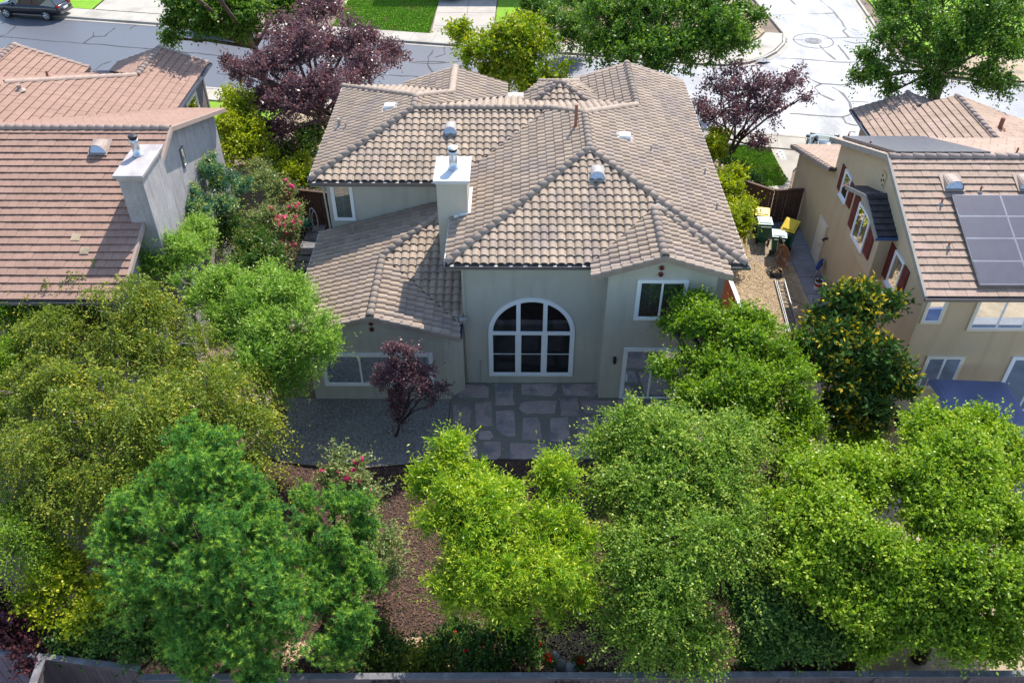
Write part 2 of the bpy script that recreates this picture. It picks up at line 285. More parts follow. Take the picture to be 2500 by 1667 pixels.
class Roof:
    def __init__(s, house, mt, mcap, kind, wd, ex, seed=1, name='roof', nmax=300):
        s.house = house; s.mt = mt; s.mcap = mcap; s.kind = kind; s.wd = wd; s.ex = ex; s.full = []; s.part = MB(); s.deck = MB(); s.rng = random.Random(seed); s.name = name
        s.base = (tile_s if kind == 's' else tile_f)(wd, ex); s.tm = s.base.mesh('roof_tile', mt); s.capm = {}; s.nmax = nmax
        s.root = link(name, bpy.data.meshes.new(name), house)
    def plane(s, polys, p0, d, pitch, thick=.13, off=(0, 0)):
        Y = Vector((-d[0], -d[1], 0)); X = Vector((Y.y, -Y.x, 0)); ln = math.sqrt(1+pitch*pitch)
        Ys = Vector((Y.x, Y.y, pitch))/ln; N = X.cross(Ys); P0 = Vector(p0)
        zf = lambda x, y: P0.z+pitch*((x-P0.x)*Y.x+(y-P0.y)*Y.y)
        exp = s.ex/ln
        for poly in polys:
            poly = ccw([tuple(p) for p in poly])
            s.deck.prism(poly, lambda x, y: zf(x, y)-thick, lambda x, y: zf(x, y)-.006)
            ss = [(p[0]-P0.x)*X.x+(p[1]-P0.y)*X.y for p in poly]; tt = [(p[0]-P0.x)*Y.x+(p[1]-P0.y)*Y.y for p in poly]
            def inside(x, y):
                return all((poly[(i+1) % len(poly)][0]-poly[i][0])*(y-poly[i][1])-(poly[(i+1) % len(poly)][1]-poly[i][1])*(x-poly[i][0]) >= -1e-4 for i in range(len(poly)))
            for r in range(math.floor(min(tt)/exp)-1, math.ceil(max(tt)/exp)+1):
                o2 = (r % 2)*s.wd*.5 if s.kind == 'f' else 0
                for c in range(math.floor((min(ss)-o2)/s.wd)-1, math.ceil((max(ss)-o2)/s.wd)+1):
                    a = c*s.wd+o2; b = r*exp
                    cs = [(P0.x+X.x*u+Y.x*v, P0.y+X.y*u+Y.y*v) for u, v in ((a, b), (a+s.wd, b), (a+s.wd, b+exp*1.06), (a, b+exp*1.06))]
                    k = [inside(*q) for q in cs]
                    jz = s.rng.uniform(-.004, .006); tl = s.rng.uniform(-.008, .008)
                    mw = Matrix.Translation(P0+X*a+Vector((Y.x*b, Y.y*b, pitch*b))+N*jz) @ Matrix(((X.x, Ys.x, N.x, 0), (X.y, Ys.y, N.y, 0), (X.z, Ys.z, N.z, 0), (0, 0, 0, 1))) @ Matrix.Rotation(tl, 4, 'X')
                    if all(k): s.full.append(mw)
                    elif any(k) or clip([(q[0], q[1], 0) for q in cs], poly):
                        wv = [mw @ Vector(p) for p in s.base.v]
                        for f in s.base.f:
                            q = clip([tuple(wv[i]) for i in f], poly)
                            if q: s.part.add(q, [tuple(range(len(q)))])
        return zf
    def caps(s, A, B, r=None, ln=.33, name='ridge_tile', lift=None):
        r = r or .15; lift = (.075 if s.kind == 's' else .03) if lift is None else lift
        A = Vector(A); B = Vector(B); D = B-A; n = max(1, round(D.length/ln)); l = D.length/n
        key = (round(r, 3), round(l, 2))
        if key not in s.capm:
            b = MB(); K = 8; vs = []
            for (y, rr, z) in ((0, r, .012), (l*1.12, r*.93, -.012), (0, r*.80, -.0), ):
                for j in range(K+1):
                    a = math.pi*j/K; vs.append((-math.cos(a)*rr, y, math.sin(a)*rr*.8+z-r*.18))
            m = K+1
            fs = [(j, j+1, m+j+1, m+j) for j in range(K)]+[(2*m+j, 2*m+j+1, j+1, j) for j in range(K)]
            s.capm[key] = b.add(vs, fs).mesh('ridge_tile', s.mcap, True)
        d = D.normalized(); X = d.cross(Vector((0, 0, 1))).normalized(); Z = X.cross(d)
        R = Matrix(((X.x, d.x, Z.x, 0), (X.y, d.y, Z.y, 0), (X.z, d.z, Z.z, 0), (0, 0, 0, 1)))
        for i in range(n):
            o = link(name, s.capm[key], s.root)
            o.matrix_basis = Matrix.Translation(A+d*(l*i)+Vector((0, 0, lift+s.rng.uniform(-.004, .004)))) @ R @ Matrix.Rotation(s.rng.uniform(-.02, .02), 4, 'Z')
    def rake(s, A, B, out, ln=.34, wd=.16, drop=.17):      # L shaped tiles down a gable edge; out = outward unit vector
        A = Vector(A); B = Vector(B); D = B-A; n = round(D.length/ln); l = D.length/n; d = D.normalized(); o3 = Vector(out)
        key = ('r', round(l, 2), round(d.z, 2), out, round(d.x, 1), round(d.y, 1))
        if key not in s.capm:
            b = MB(); pr = [(-wd, .05), (-wd*.35, .085), (.02, .07), (.05, .02), (.05, -drop), (.03, -drop), (.02, 0), (-wd, .02)]
            vs = []
            for y, k in ((0, 1.0), (l*1.06, .86)): vs += [tuple(o3*(a*k)+d*y+Vector((0, 0, h*k+(.02 if y == 0 else -.008)))) for a, h in pr]
            m = len(pr); fs = [(j, (j+1) % m, m+(j+1) % m, m+j) for j in range(m)]+[tuple(range(m-1, -1, -1)), tuple(range(m, 2*m))]
            s.capm[key] = b.add(vs, fs).mesh('rake_tile', s.mcap)
        for i in range(n):
            o = link('rake_tile', s.capm[key], s.root); o.matrix_basis = Matrix.Translation(A+d*(l*i))
    def finish(s):
        s.root.data = s.deck.mesh(s.name, M['deck'])
        cp = Vector((0, 0, CH)); s.full.sort(key=lambda m: (m.translation-cp).length)
        vis = [m for m in s.full if abs((m.translation-cp).dot(_r)/(m.translation-cp).dot(_f)) < 1262/FL]
        ids = set(id(m) for m in vis[:s.nmax])
        for m in vis[:s.nmax]: o = link('roof_tile', s.tm, s.root); o.matrix_basis = m
        bv = np.array([(*p, 1) for p in s.base.v]); b = MB(); nf = len(s.base.v)
        for m in s.full:
            if id(m) in ids: continue
            wv = bv @ np.array(m).T; b.add(wv[:, :3].tolist(), s.base.f)
        b.add(s.part.v, s.part.f)
        o = b.build('roof_tiles', s.mt, s.root); o['kind'] = 'stuff'
        return s.root
def gutter(par, A, B, out, wd=.12, h=.11, hang=True):
    A = Vector(A); B = Vector(B); d = (B-A).normalized(); o3 = Vector(out); L = (B-A).length
    mt = Matrix.Translation(A) @ Matrix(((d.x, o3.x, 0, 0), (d.y, o3.y, 0, 0), (0, 0, 1, 0), (0, 0, 0, 1)))
    b = MB(); b.box(0, L, 0, .015, -h, 0, mt); b.box(0, L, wd-.012, wd, -h, .004, mt); b.box(0, L, .015, wd-.012, -h, -h+.012, mt)
    b.box(-.012, 0, 0, wd, -h, 0, mt); b.box(L, L+.012, 0, wd, -h, 0, mt)
    g = b.build('gutter', M['gutter'], par)
    MB().box(.01, L-.01, .016, wd-.013, -h+.013, -h+.06, mt).build('gutter_sky_tint', M['guttersky'], g)  # blue filler painted as the sky's reflection, no water
    if hang:
        k = MB(); n = int(L/.45)
        for i in range(n): x = (i+.5)*L/n; k.box(x-.06, x+.06, .0, wd, -.012, .006, mt)
        k.build('gutter_hangers', M['vent'], g)
    return g
def pipe(par, pts, r=.035, m='stucco', name='downpipe'):
    return MB().tube(pts, r, 6).build(name, M[m], par)
def frame_mt(o, right, normal):
    r = Vector(right); n = Vector(normal); z = Vector((0, 0, 1))
    return Matrix.Translation(Vector(o)) @ Matrix(((r.x, n.x, z.x, 0), (r.y, n.y, z.y, 0), (r.z, n.z, z.z, 0), (0, 0, 0, 1)))
def window(par, o, right, normal, W, H, trim=.11, tm='white', panes=2, style='blind', glass='glass', sill=False, label=None, name='window', door=False):
    """o = lower left corner of the trim; local x right, y outward, z up"""
    mt = frame_mt(o, right, normal); t = trim
    b = MB(); b.box(0, W, 0, .07, 0, t*(.4 if door else 1), mt); b.box(0, W, 0, .07, H-t, H, mt); b.box(0, t, 0, .068, t*(.4 if door else 1), H-t, mt); b.box(W-t, W, 0, .068, t*(.4 if door else 1), H-t, mt)
    if sill: b.box(-.04, W+.04, 0, .11, -.05, 0, mt)
    wn = b.build(name, M[tm], par)
    if label: wn['label'] = label
    zb = t*(.4 if door else 1)
    MB().box(t, W-t, .003, .006, zb, H-t, mt).build('dark_backing', M['dark'], wn)  # flat dark sheet on the wall stands in for an unlit room
    iw = (W-2*t)/panes
    for i in range(panes):
        x0 = t+i*iw; x1 = x0+iw; f = .035; yo = .012 if i % 2 else 0
        s = MB(); s.box(x0, x0+f, .012, .052+yo, zb, H-t, mt); s.box(x1-f, x1, .012, .052+yo, zb, H-t, mt); s.box(x0+f, x1-f, .012, .052+yo, zb, zb+f, mt); s.box(x0+f, x1-f, .012, .052+yo, H-t-f, H-t, mt)
        s.build('sash', M['white'], wn)
        MB().box(x0+f, x1-f, .040+yo*.6, .043+yo*.6, zb+f, H-t-f, mt).build('pane', M[glass], wn)
        if style in ('louver', 'blind'):
            k = MB(); n = int((H-2*t)/.075); hx = (x0+x1)/2
            for q in range(n):
                z = zb+f+.03+q*.075
                if z > H-t-f-.05: break
                k.box(x0+f+.03, hx-.03, .012, .03, z, z+.045, mt); k.box(hx+.03, x1-f-.03, .012, .03, z, z+.045, mt)
            k.box(hx-.03, hx+.03, .010, .034, zb+f, H-t-f, mt)
            k.build('louvers', M['louver' if style == 'louver' else 'blind'], wn)
        if style == 'curtain':
            k = MB(); n = 12
            for q in range(n):
                a = x0+f+(iw-2*f)*q/n; k.box(a, a+(iw-2*f)/n*.7, .010, .02+.008*(q % 2), zb+f, H-t-f, mt)
            k.build('curtain', M['curtain'], wn)
        if style == 'half' and i == 0:
            MB().box(x0+f, x1-f, .012, .03, zb+f, H-t-f, mt).build('curtain', M['blind'], wn)
    return wn
def halfvent(roof, P, zf_pitch, d, w=.55, m='vent'):
    """half-round roof vent whose louvred mouth looks down the slope (d = downslope)"""
    d = Vector((d[0], d[1], 0)); X = Vector((-d.y, d.x, 0)); P = Vector(P); K = 10; vs = []; L = .62
    ht = .34
    for y, sc in ((0, 1.), (L, .72)):
        base = P-d*y+Vector((0, 0, zf_pitch*y+.05))
        top = P.z+.05+ht
        for j in range(K+1):
            a = math.pi*j/K; hh = ht*math.sin(a)
            z = base.z+(top+.02-base.z)*math.sin(a)*(1 if y == 0 else .55)
            vs.append(tuple(base+X*(math.cos(a)*w/2*sc)+Vector((0, 0, z-base.z))))
    b = MB(); b.add(vs, [(j, j+1, K+1+j+1, K+1+j) for j in range(K)]+[tuple(range(K+1, 2*K+2))])
    b.add([tuple(P+X*s*(w/2+.04)+d*.08*q+Vector((0, 0, .055 if q > 0 else .055+.8*zf_pitch))) if q > 0 else tuple(P+X*s*(w/2+.04)-d*.7+Vector((0, 0, .06+.7*zf_pitch))) for s, q in ((-1, 1), (1, 1), (1, 0), (-1, 0))], [(0, 1, 2, 3)])
    v = b.build('roof_vent', M[m], roof)
    n = MB()
    for i in range(5):
        z = .05+ht*(i+.3)/5.4; hw = w/2*math.sqrt(max(0.02, 1-((z-.05)/ht)**2))*.93
        c = P+Vector((0, 0, z))-d*.02; n.add([tuple(c+X*-hw), tuple(c+X*hw), tuple(c+X*hw-d*.03+Vector((0, 0, .05))), tuple(c-X*hw-d*.03+Vector((0, 0, .05)))], [(0, 1, 2, 3)])
    n.build('vent_louvers', M['steel'], v)
    MB().add([tuple(P-d*.06+X*(math.cos(math.pi*j/8)*w/2*.95)+Vector((0, 0, .05+ht*.95*math.sin(math.pi*j/8)))) for j in range(9)], [tuple(range(9))]).build('vent_mouth', M['dark'], v)
def stack(roof, P, h, r=.04, m='steel', base='vent'):
    P = Vector(P); o = MB().cyl(P.x, P.y, P.z, P.z+h, r, 8).build('vent_pipe', M[m], roof)
    MB().tube([(P.x, P.y, P.z+.02), (P.x, P.y, P.z+.1)], [r*2.8, r*1.3], 10).build('flashing', M[base], o)
    return o
# ------------------------------------------------------------------ ground and street
def poly(name, pts, z, m, parent=None, kind='structure', thick=0):
    b = MB(); pts = ccw([tuple(p[:2]) for p in pts])
    if thick: b.prism(pts, z-thick, z)
    else: b.add([(p[0], p[1], z) for p in pts], [tuple(range(len(pts)))])
    o = b.build(name, M[m], parent)
    if parent is None: o['kind'] = kind
    return o
def px(l, h=0.): return [tuple(at(u, v, h))[:2] for u, v in l]
poly('ground', [(-1500, -1500), (1500, -1500), (1500, 1500), (-1500, 1500)], -.03, 'soil')
SL = -.183
def ks(x, q): return (x, q+SL*x)          # street line: q = y + .183 x
poly('street', [ks(-80, 47.9), ks(8, 47.9), ks(17.9, 47.9), ks(60, 47.9), ks(60, 57.3), ks(-80, 57.3)], -.012, 'road')
poly('side_street', [ks(8, 56.9), (12.2, 54.98), (15, 55.25), (17, 56.6), (18.3, 58.6), (18.7, 60.4), (18.4, 63), (18, 67.4), (17.6, 95), (26, 95), (25.7, 67.4), (25.3, 61.4), (24.8, 58.9), (25.2, 55.6), (27.2, 52.9), (28, 51.8)], -.008, 'road')
def slabs(name, a, b, wd, n, m, z=.12, side=1, gap=.02):
    """strip of separate slabs from a to b"""
    a = Vector((*a, 0)); b = Vector((*b, 0)); d = (b-a).normalized(); nn = Vector((-d.y, d.x, 0))*side; L = (b-a).length; l = L/n
    root = MB().prism(ccw([tuple((a)[:2]), tuple(b[:2]), tuple((b+nn*wd)[:2]), tuple((a+nn*wd)[:2])]), -.05, z-.025).build(name, M[m]); root['kind'] = 'structure'
    for i in range(n):
        p = a+d*(i*l+gap/2)+nn*gap/2; q = a+d*((i+1)*l-gap/2)+nn*gap/2; zz = z+random.uniform(-.003, .003)
        MB().prism(ccw([tuple(p[:2]), tuple(q[:2]), tuple((q+nn*(wd-gap))[:2]), tuple((p+nn*(wd-gap))[:2])]), z-.03, zz).build('slab', M[m], root, world=False)
    return root
def kerb(name, pts, wd=.16, z=.13, gut=.32, side=1):
    b = MB(); g = MB(); P = [Vector((*p, 0)) for p in pts]; N = []
    for i in range(len(P)):
        d = (P[min(i+1, len(P)-1)]-P[max(i-1, 0)]).normalized(); N.append(Vector((-d.y, d.x, 0))*side)
    for i in range(len(P)-1):
        q = [P[i], P[i+1], P[i+1]+N[i+1]*wd, P[i]+N[i]*wd]; b.prism(ccw([tuple(a[:2]) for a in q]), -.05, z)
        q = [P[i]-N[i]*gut, P[i+1]-N[i+1]*gut, P[i+1], P[i]]; g.add([(a.x, a.y, .0) for a in q], [(0, 1, 2, 3)])
    o = b.build(name, M['conc']); o['kind'] = 'structure'; g.build('gutter_pan', M['conc'], o, world=False); return o
# near side of the street
kerb('kerb', [ks(-80, 47.6), ks(8, 47.6), ks(60, 47.6)], side=-1)
slabs('sidewalk', ks(-32, 47.42), ks(34, 47.42), 1.45, 44, 'conc', side=-1)
# far side, left of the corner
kerb('kerb', [ks(-80, 57.3), ks(8, 57.3), (12.0, 54.9), (13.5, 54.8), (15, 55.15), (16.3, 55.95), (17.3, 57.0), (18.2, 58.5), (18.6, 60.2), (18.4, 63), (18, 67.4), (17.7, 90)], side=1)
slabs('sidewalk', ks(-60, 57.5), ks(7.8, 57.5), 1.45, 45, 'conc', side=1)
cr = poly('corner_ramp', [(7.8, 56.1), (12.0, 55.1), (13.5, 55.0), (14.9, 55.35), (16.2, 56.15), (17.1, 57.15), (18.0, 58.6), (18.4, 60.2), (17.3, 60.4), (16.6, 59.2), (15.3, 58.0), (13.5, 57.2), (12, 57.0), (8.1, 57.7)], .115, 'conc', thick=.1)
poly('tactile_pad', px([(1843, 150), (1860, 142), (1886, 146), (1866, 152)], .13), .122, 'concR', cr)
poly('gutter_grate', px([(1908, 93), (1918, 91), (1923, 100), (1911, 101)], .1), .121, 'iron', cr)
for q in (.25, .5, .75):
    a = Vector((13.5, 55.1)).lerp(Vector((17.9, 58.6)), q)
    MB().prism(ccw([(a.x, a.y), (a.x+.04, a.y), (a.x-.9+.04, a.y+1.7), (a.x-.9, a.y+1.7)]), .11, .119).build('score_line', M['concR'], cr, world=False)
# right of the side street
kerb('kerb', [(25.8, 90), (25.6, 67.4), (25.2, 61.4), (24.7, 59.0), (25.1, 55.6), (27.2, 52.8), ks(33, 57.3), ks(60, 57.3)], side=1)
# manhole and sealed cracks
def strip(pts, wd): 
    b = MB(); P = [Vector((p[0], p[1], 0)) for p in pts]; L = []; R = []
    for i in range(len(P)):
        d = (P[min(i+1, len(P)-1)]-P[max(i-1, 0)]).normalized(); n = Vector((-d.y, d.x, 0))*wd*.5*random.uniform(.35, 1.7)
        L.append(P[i]+n); R.append(P[i]-n)
    b.v = [tuple(p) for p in L+R]; k = len(P); b.f = [(i, k+i, k+i+1, i+1) for i in range(k-1)]; return b
street = bpy.data.objects['street']
def crack(pts, wd=.11, z=.0):
    w = px(pts); out = []
    for i in range(len(w)-1):
        a = Vector(w[i]); b = Vector(w[i+1]); n = max(2, int((b-a).length/.5)); pr = Vector((-(b-a).y, (b-a).x)).normalized()
        for j in range(n): out.append(a.lerp(b, j/n)+pr*random.uniform(-.07, .07)*(1 if j else .3))
    out.append(Vector(w[-1])); b = strip(out, wd); b.v = [(x, y, z-.002) for x, y, _ in b.v]
    b.build('crack_seal', M['crack'], street, world=False)
Z3 = lambda l: [(1660+a*.3571, b*.3571) for a, b in l]; Z2 = lambda l: [(830+a*.3571, b*.3571) for a, b in l]; Z1 = lambda l: [(a*.3571, b*.3571) for a, b in l]
for l in ([(955, 0), (1060, 90), (1110, 160), (1140, 200), (1115, 212), (1155, 255)], [(620, 105), (800, 98), (1060, 90)], [(765, 272), (850, 274)], [(985, 268), (1150, 256), (1260, 260)],
          [(1115, 280), (1200, 296), (1320, 288)], [(955, 312), (1020, 375), (1065, 410)], [(695, 398), (900, 410), (1050, 424), (1220, 424)], [(820, 490), (900, 545), (965, 573), (1100, 583), (1190, 560)],
          [(965, 573), (918, 600), (950, 640), (1055, 688)], [(1040, 595), (1110, 640), (1160, 700), (1172, 750)], [(1165, 695), (1290, 700)], [(750, 775), (950, 790), (1115, 800), (1170, 778)],
          [(1115, 800), (1135, 840), (1215, 858)], [(1150, 925), (1165, 900), (1200, 905)], [(755, 0), (790, 35)], [(1080, 310), (1160, 410)], [(825, 465), (875, 440)], [(1170, 195), (1220, 215)], [(160, 500), (190, 560), (240, 600)],
          [(690, 450), (800, 490)], [(1290, 370), (1340, 345)], [(100, 600), (190, 615)], [(30, 670), (120, 680)]): crack(Z3(l))
for l in ([(640, 340), (600, 390), (600, 440), (635, 495)], [(715, 320), (718, 370), (650, 393)], [(780, 375), (835, 410), (855, 475)], [(480, 428), (640, 435), (850, 415)], [(250, 505), (540, 525)], [(520, 420), (720, 425)]): crack(Z2(l), .09)
for l in ([(0, 252), (250, 272), (560, 296), (1000, 332), (1500, 380), (1600, 388)], [(575, 295), (640, 250), (640, 218)], [(640, 250), (715, 248), (785, 193)], [(0, 250), (50, 232), (110, 172)], [(890, 200), (935, 170)], [(650, 480), (700, 440), (760, 420)], [(1480, 500), (1620, 520)]): crack(Z1(l), .08)
mh = at(1986, 100)
def ring(r0, r1, z, m, name):
    b = MB(); K = 28; b.v = [(mh.x+math.cos(2*math.pi*j/K)*r, mh.y+math.sin(2*math.pi*j/K)*r, z) for r in (r0, r1) for j in range(K)]
    b.f = [(j, K+j, K+(j+1) % K, (j+1) % K) for j in range(K)]; return b.build(name, M[m], street, world=False)
ring(1.28, 1.36, .001, 'crack', 'crack_seal'); ring(.5, .56, .001, 'crack', 'crack_seal'); mo = ring(.001, .46, .002, 'concR', 'manhole_cover'); ring(.25, .31, .006, 'crack', 'crack_seal')
# driveways and lawns
poly('driveway', [(-5.9, 59.9), (-1.7, 59.2), (-1.2, 75), (-5.7, 75)], .10, 'conc')
for i, y in enumerate((61.6, 64.2, 66.8)): MB().box(-5.8, -1.5, y, y+.05, .1, .106).build('score_line', M['concR'], bpy.data.objects['driveway'], world=False)
MB().box(-3.6, -3.55, 59.6, 70, .1, .107).build('score_line', M['concR'], bpy.data.objects['driveway'], world=False)
poly('driveway', [(-31, 64.8), (-24.5, 63.6), (-23.5, 78), (-30.5, 78)], .10, 'conc')
poly('far_lawn', [(-13, 61.3), (-6.05, 60.1), (-5.8, 75), (-12.5, 75)], .06, 'grass')
poly('far_lawn', [(-1.5, 62.2), (.2, 63.6), (1.5, 64.6), (6.5, 66), (6.5, 76), (-1.2, 76)], .06, 'grass')
poly('far_lawn', [(-60, 70.0), (-31.2, 64.9), (-30.8, 76), (-60, 80)], .06, 'grass')
poly('far_lawn', [(27, 57), (26.4, 62), (26.6, 80), (60, 80), (60, 52)], .06, 'grass')
poly('planting_bed', [(1, 58.6), (12, 57.2), (15.2, 58.3), (16.6, 59.6), (17.3, 60.8), (17.3, 63), (16.6, 76), (1.5, 76), (1.5, 64), (-1.3, 61)], .055, 'dirt')
poly('planting_bed', [(26, 55), (27.6, 53.1), (60, 47.5), (60, 52), (27, 57)], .055, 'dirt')
poly('front_lawn', px([(1770, 375), (1760, 350), (1790, 347), (1850, 352), (1880, 362), (1895, 392), (1925, 440), (1914, 456), (1868, 458), (1800, 430)]), .05, 'grass')
poly('driveway', px([(1868, 352), (1935, 357), (1990, 362), (1935, 420), (1925, 465), (1917, 468), (1912, 456), (1895, 392)]), .062, 'conc')
poly('path_slab', px([(1868, 458), (1914, 456), (1920, 467), (1888, 467)]), .06, 'conc')
poly('front_garden', [(-12.6, 36), (-7.4, 38), (7.4, 38), (13.3, 38.5), (13, 43.6), (-12.6, 48.5)], .01, 'dirt')
poly('front_garden_lawn', [(-18.6, 44), (-15.0, 44), (-13.5, 48.6), (-18.6, 49.4)], .04, 'grass')
for k, (v0, v1) in enumerate(((367, 374), (375, 381), (382, 389))):
    u0 = 1897+k*4; MB().prism(ccw(px([(u0, v0), (u0+13, v0), (u0+15, v1), (u0+3, v1)], .07)), .05, .07).build('utility_box_lid', M['white'], bpy.data.objects['driveway.002'], world=False)
    MB().prism(ccw(px([(u0+4, v0+1.5), (u0+11, v0+1.5), (u0+12, v1-1.5), (u0+5.5, v1-1.5)], .08)), .06, .075).build('utility_box_cover', M['concR'], bpy.data.objects['driveway.002'], world=False)
# back garden
poly('mulch_bed', [(-12.5, 11.7), (8.3, 11.7), (9.2, 21), (7.4, 24.2), (-2.4, 24), (-9, 20.6), (-12.5, 22)], .0, 'mulch')
GE = px([(640, 1110), (690, 1128), (760, 1136), (830, 1141), (900, 1141), (980, 1134), (1050, 1125), (1096, 1120)], .02)
poly('gravel_yard', GE+[(-2.42, 20.8), (-2.42, 23.6), (-9.4, 23.6), (-10.5, 22.6)], .02, 'gravel')
e = strip(GE, .04); e.v = [(x, y, .05) for x, y, _ in e.v]; eo = e.build('bender_board', M['edge']); eo['kind'] = 'structure'
patio = poly('patio', [(-2.40, 20.62), (7.2, 20.62), (7.2, 24.5), (-2.40, 24.5)], .03, 'grout', thick=.1)
ZS = lambda l: [(1080+a*.3316, 640+b*.3316) for a, b in l]
STN = [[(118, 900), (340, 900), (345, 995), (118, 993)], [(388, 890), (525, 892), (520, 985), (535, 1050), (388, 1052)], [(582, 895), (848, 893), (845, 940), (800, 985), (580, 972)],
       [(880, 893), (1140, 893), (1142, 960), (1110, 985), (895, 978)], [(78, 1045), (200, 1040), (215, 1100), (205, 1212), (78, 1212)], [(238, 1035), (360, 1020), (370, 1200), (245, 1205)],
       [(392, 1090), (530, 1085), (541, 1275), (500, 1284), (440, 1270), (398, 1225)], [(580, 1030), (690, 1018), (845, 1020), (835, 1110), (600, 1112), (565, 1075)],
       [(870, 1010), (930, 990), (1000, 990), (1008, 1130), (870, 1128)], [(1018, 1012), (1250, 1018), (1265, 1110), (1050, 1110), (1020, 1060)], [(1290, 1015), (1400, 1015), (1410, 1095), (1300, 1085)],
       [(592, 1140), (700, 1138), (725, 1200), (735, 1312), (585, 1308)], [(792, 1145), (925, 1138), (935, 1200), (945, 1290), (870, 1318), (792, 1315)], [(990, 1138), (1125, 1136), (1135, 1190), (1133, 1312), (992, 1314)],
       [(1155, 1135), (1300, 1140), (1320, 1200), (1250, 1230), (1170, 1215)], [(268, 1240), (350, 1238), (382, 1285), (350, 1305), (266, 1302)], [(95, 1250), (215, 1255), (212, 1330), (100, 1335)],
       [(300, 1318), (438, 1320), (432, 1420), (400, 1450), (305, 1445)], [(500, 1330), (760, 1330), (780, 1360), (760, 1445), (498, 1447)], [(860, 1345), (1100, 1345), (1112, 1445), (862, 1447)],
       [(1160, 1260), (1330, 1250), (1350, 1330), (1170, 1330)], [(1150, 1350), (1380, 1350), (1380, 1445), (1150, 1447)], [(1340, 1120), (1480, 1120), (1480, 1220), (1345, 1215)],
       [(60, 1350), (260, 1352), (262, 1440), (60, 1442)], [(1420, 1240), (1620, 1240), (1620, 1440), (1425, 1440)], [(1500, 1030), (1700, 1030), (1700, 1210), (1505, 1210)]]
for s in STN:
    P = [Vector(p) for p in px(ZS(s), .05)]; c = sum(P, Vector((0, 0)))/len(P); out = []
    for i in range(len(P)):
        a, b = P[i], P[(i+1) % len(P)]; n = max(2, int((b-a).length/.22))
        for j in range(n):
            p = a.lerp(b, j/n); out.append(tuple(p+(p-c).normalized()*random.uniform(-.028, .012)))
    b = MB(); out = ccw(out); zt = .05+random.uniform(-.004, .006); b.prism(out, .0, zt-.012)
    k = len(out); o2 = [tuple(Vector(p).lerp(c, .03)) for p in out]
    b.add([(*p, zt-.012) for p in out]+[(*p, zt) for p in o2], [(i, (i+1) % k, k+(i+1) % k, k+i) for i in range(k)]+[tuple(range(k, 2*k))])
    b.build('flagstone', M['flag'], patio, world=False)
# side yards
poly('side_yard', [(8.9, 22), (12.45, 22), (12.45, 36.4), (9.3, 37.6), (7.2, 38), (7.2, 24.5)], .0, 'dirt')
pth = poly('side_path', [(12.45, 20.0), (13.5, 20.0), (13.5, 36.1), (12.45, 36.4)], .02, 'concR', thick=.05)
for i in range(13):
    y = 20.1+i*1.26; MB().box(12.47, 13.48, y, y+1.23, .0, .035).build('slab', M['concR'], pth, world=False)
poly('bin_pad', [(10.6, 32.6), (12.44, 32.3), (12.44, 36.3), (11.0, 36.9)], .012, 'concR')
poly('neighbour_patio', [(12.6, 17.5), (24, 17.5), (24, 23.1), (13.5, 23.1), (12.5, 21.5)], .022, 'concR', thick=.05)
poly('neighbour_garden', [(9.2, 11.7), (26, 11.7), (26, 17.5), (12.6, 17.5), (12.4, 22), (9.2, 22)], .002, 'dirt')
poly('walkway', [(-10.8, 26), (-7.5, 26), (-7.5, 38), (-10.8, 38)], .0, 'mulch')
wk = bpy.data.objects['walkway']
for i, (u, v) in enumerate(((772, 560), (766, 579), (757, 598), (755, 617), (748, 633), (744, 650))):
    c = at(u, v); MB().prism(ccw([(c.x-.42, c.y-.3), (c.x+.40, c.y-.33), (c.x+.43, c.y+.3), (c.x-.4, c.y+.33)]), -.02, .04).build('stepping_stone', M['concR'], wk, world=False)
# ------------------------------------------------------------------ main house
H1 = empty('house', (0, 30, 0), 'large sage green stucco house with taupe barrel tile roof and arched window in the middle', 'house')
P = .325; EZ = 5.8
wl = MB()
wl.box(-7.4, -1.87, 30.0, 37.6, 0, 5.66); wl.box(-1.87, 7.2, 24.5, 37.9, 0, 5.66)
wl.build('wall', M['stucco'], H1)
# front bay with its gable
def gable(x0, x1, y0, y1, ze, xr, zr, m, par, name='gable_wall'):
    v = [(x0, 0), (x1, 0), (x1, ze[1]), (xr, zr), (x0, ze[0])]; b = MB(); n = len(v)
    b.add([(x, y0, z) for x, z in v]+[(x, y1, z) for x, z in v], [tuple(range(n)), tuple(range(2*n-1, n-1, -1))]+[((i+1) % n, i, n+i, n+(i+1) % n) for i in range(n)])
    return b.build(name, M[m], par)
gable(3.08, 6.72, 23.69, 24.6, (5.86, 5.80), 4.8, 6.40, 'stucco', H1)
gable(-7.4, -2.36, 23.6, 29.99, (3.2, 3.16), -4.95, 3.90, 'stucco', H1)
MB().prism([(-7.4, 23.72), (-2.37, 23.72), (-1.88, 24.1), (-1.88, 29.98), (-7.4, 29.98)], 0, 3.0).build('lower_wall', M['stucco'], H1)
gable(3.0, 7.18, 37.9, 38.3, (5.7, 5.7), 5.03, 6.5, 'stucco', H1); gable(-4.9, -.6, 37.5, 38.1, (5.7, 5.7), -2.77, 6.4, 'stucco', H1)
MB().prism([(.6, 35), (.6, 36.3), (1.2, 37.5), (2.7, 37.5), (3.3, 36.3), (3.3, 35)], 0, 6.1).build('tower_wall', M['stucco'], H1)
R1 = Roof(H1, M['tile'], M['cap'], 's', .288, .335, 3)
zS1 = R1.plane([[(-7.9, 29.5), (-2.34, 29.5), (1.41, 33.25), (-4.15, 33.25)]], (-7.9, 29.5, EZ), (0, -1), P)
zW1 = R1.plane([[(-7.9, 29.5), (-4.15, 33.25), (-4.15, 34.4), (-7.9, 38.15)]], (-7.9, 29.5, EZ), (-1, 0), P)
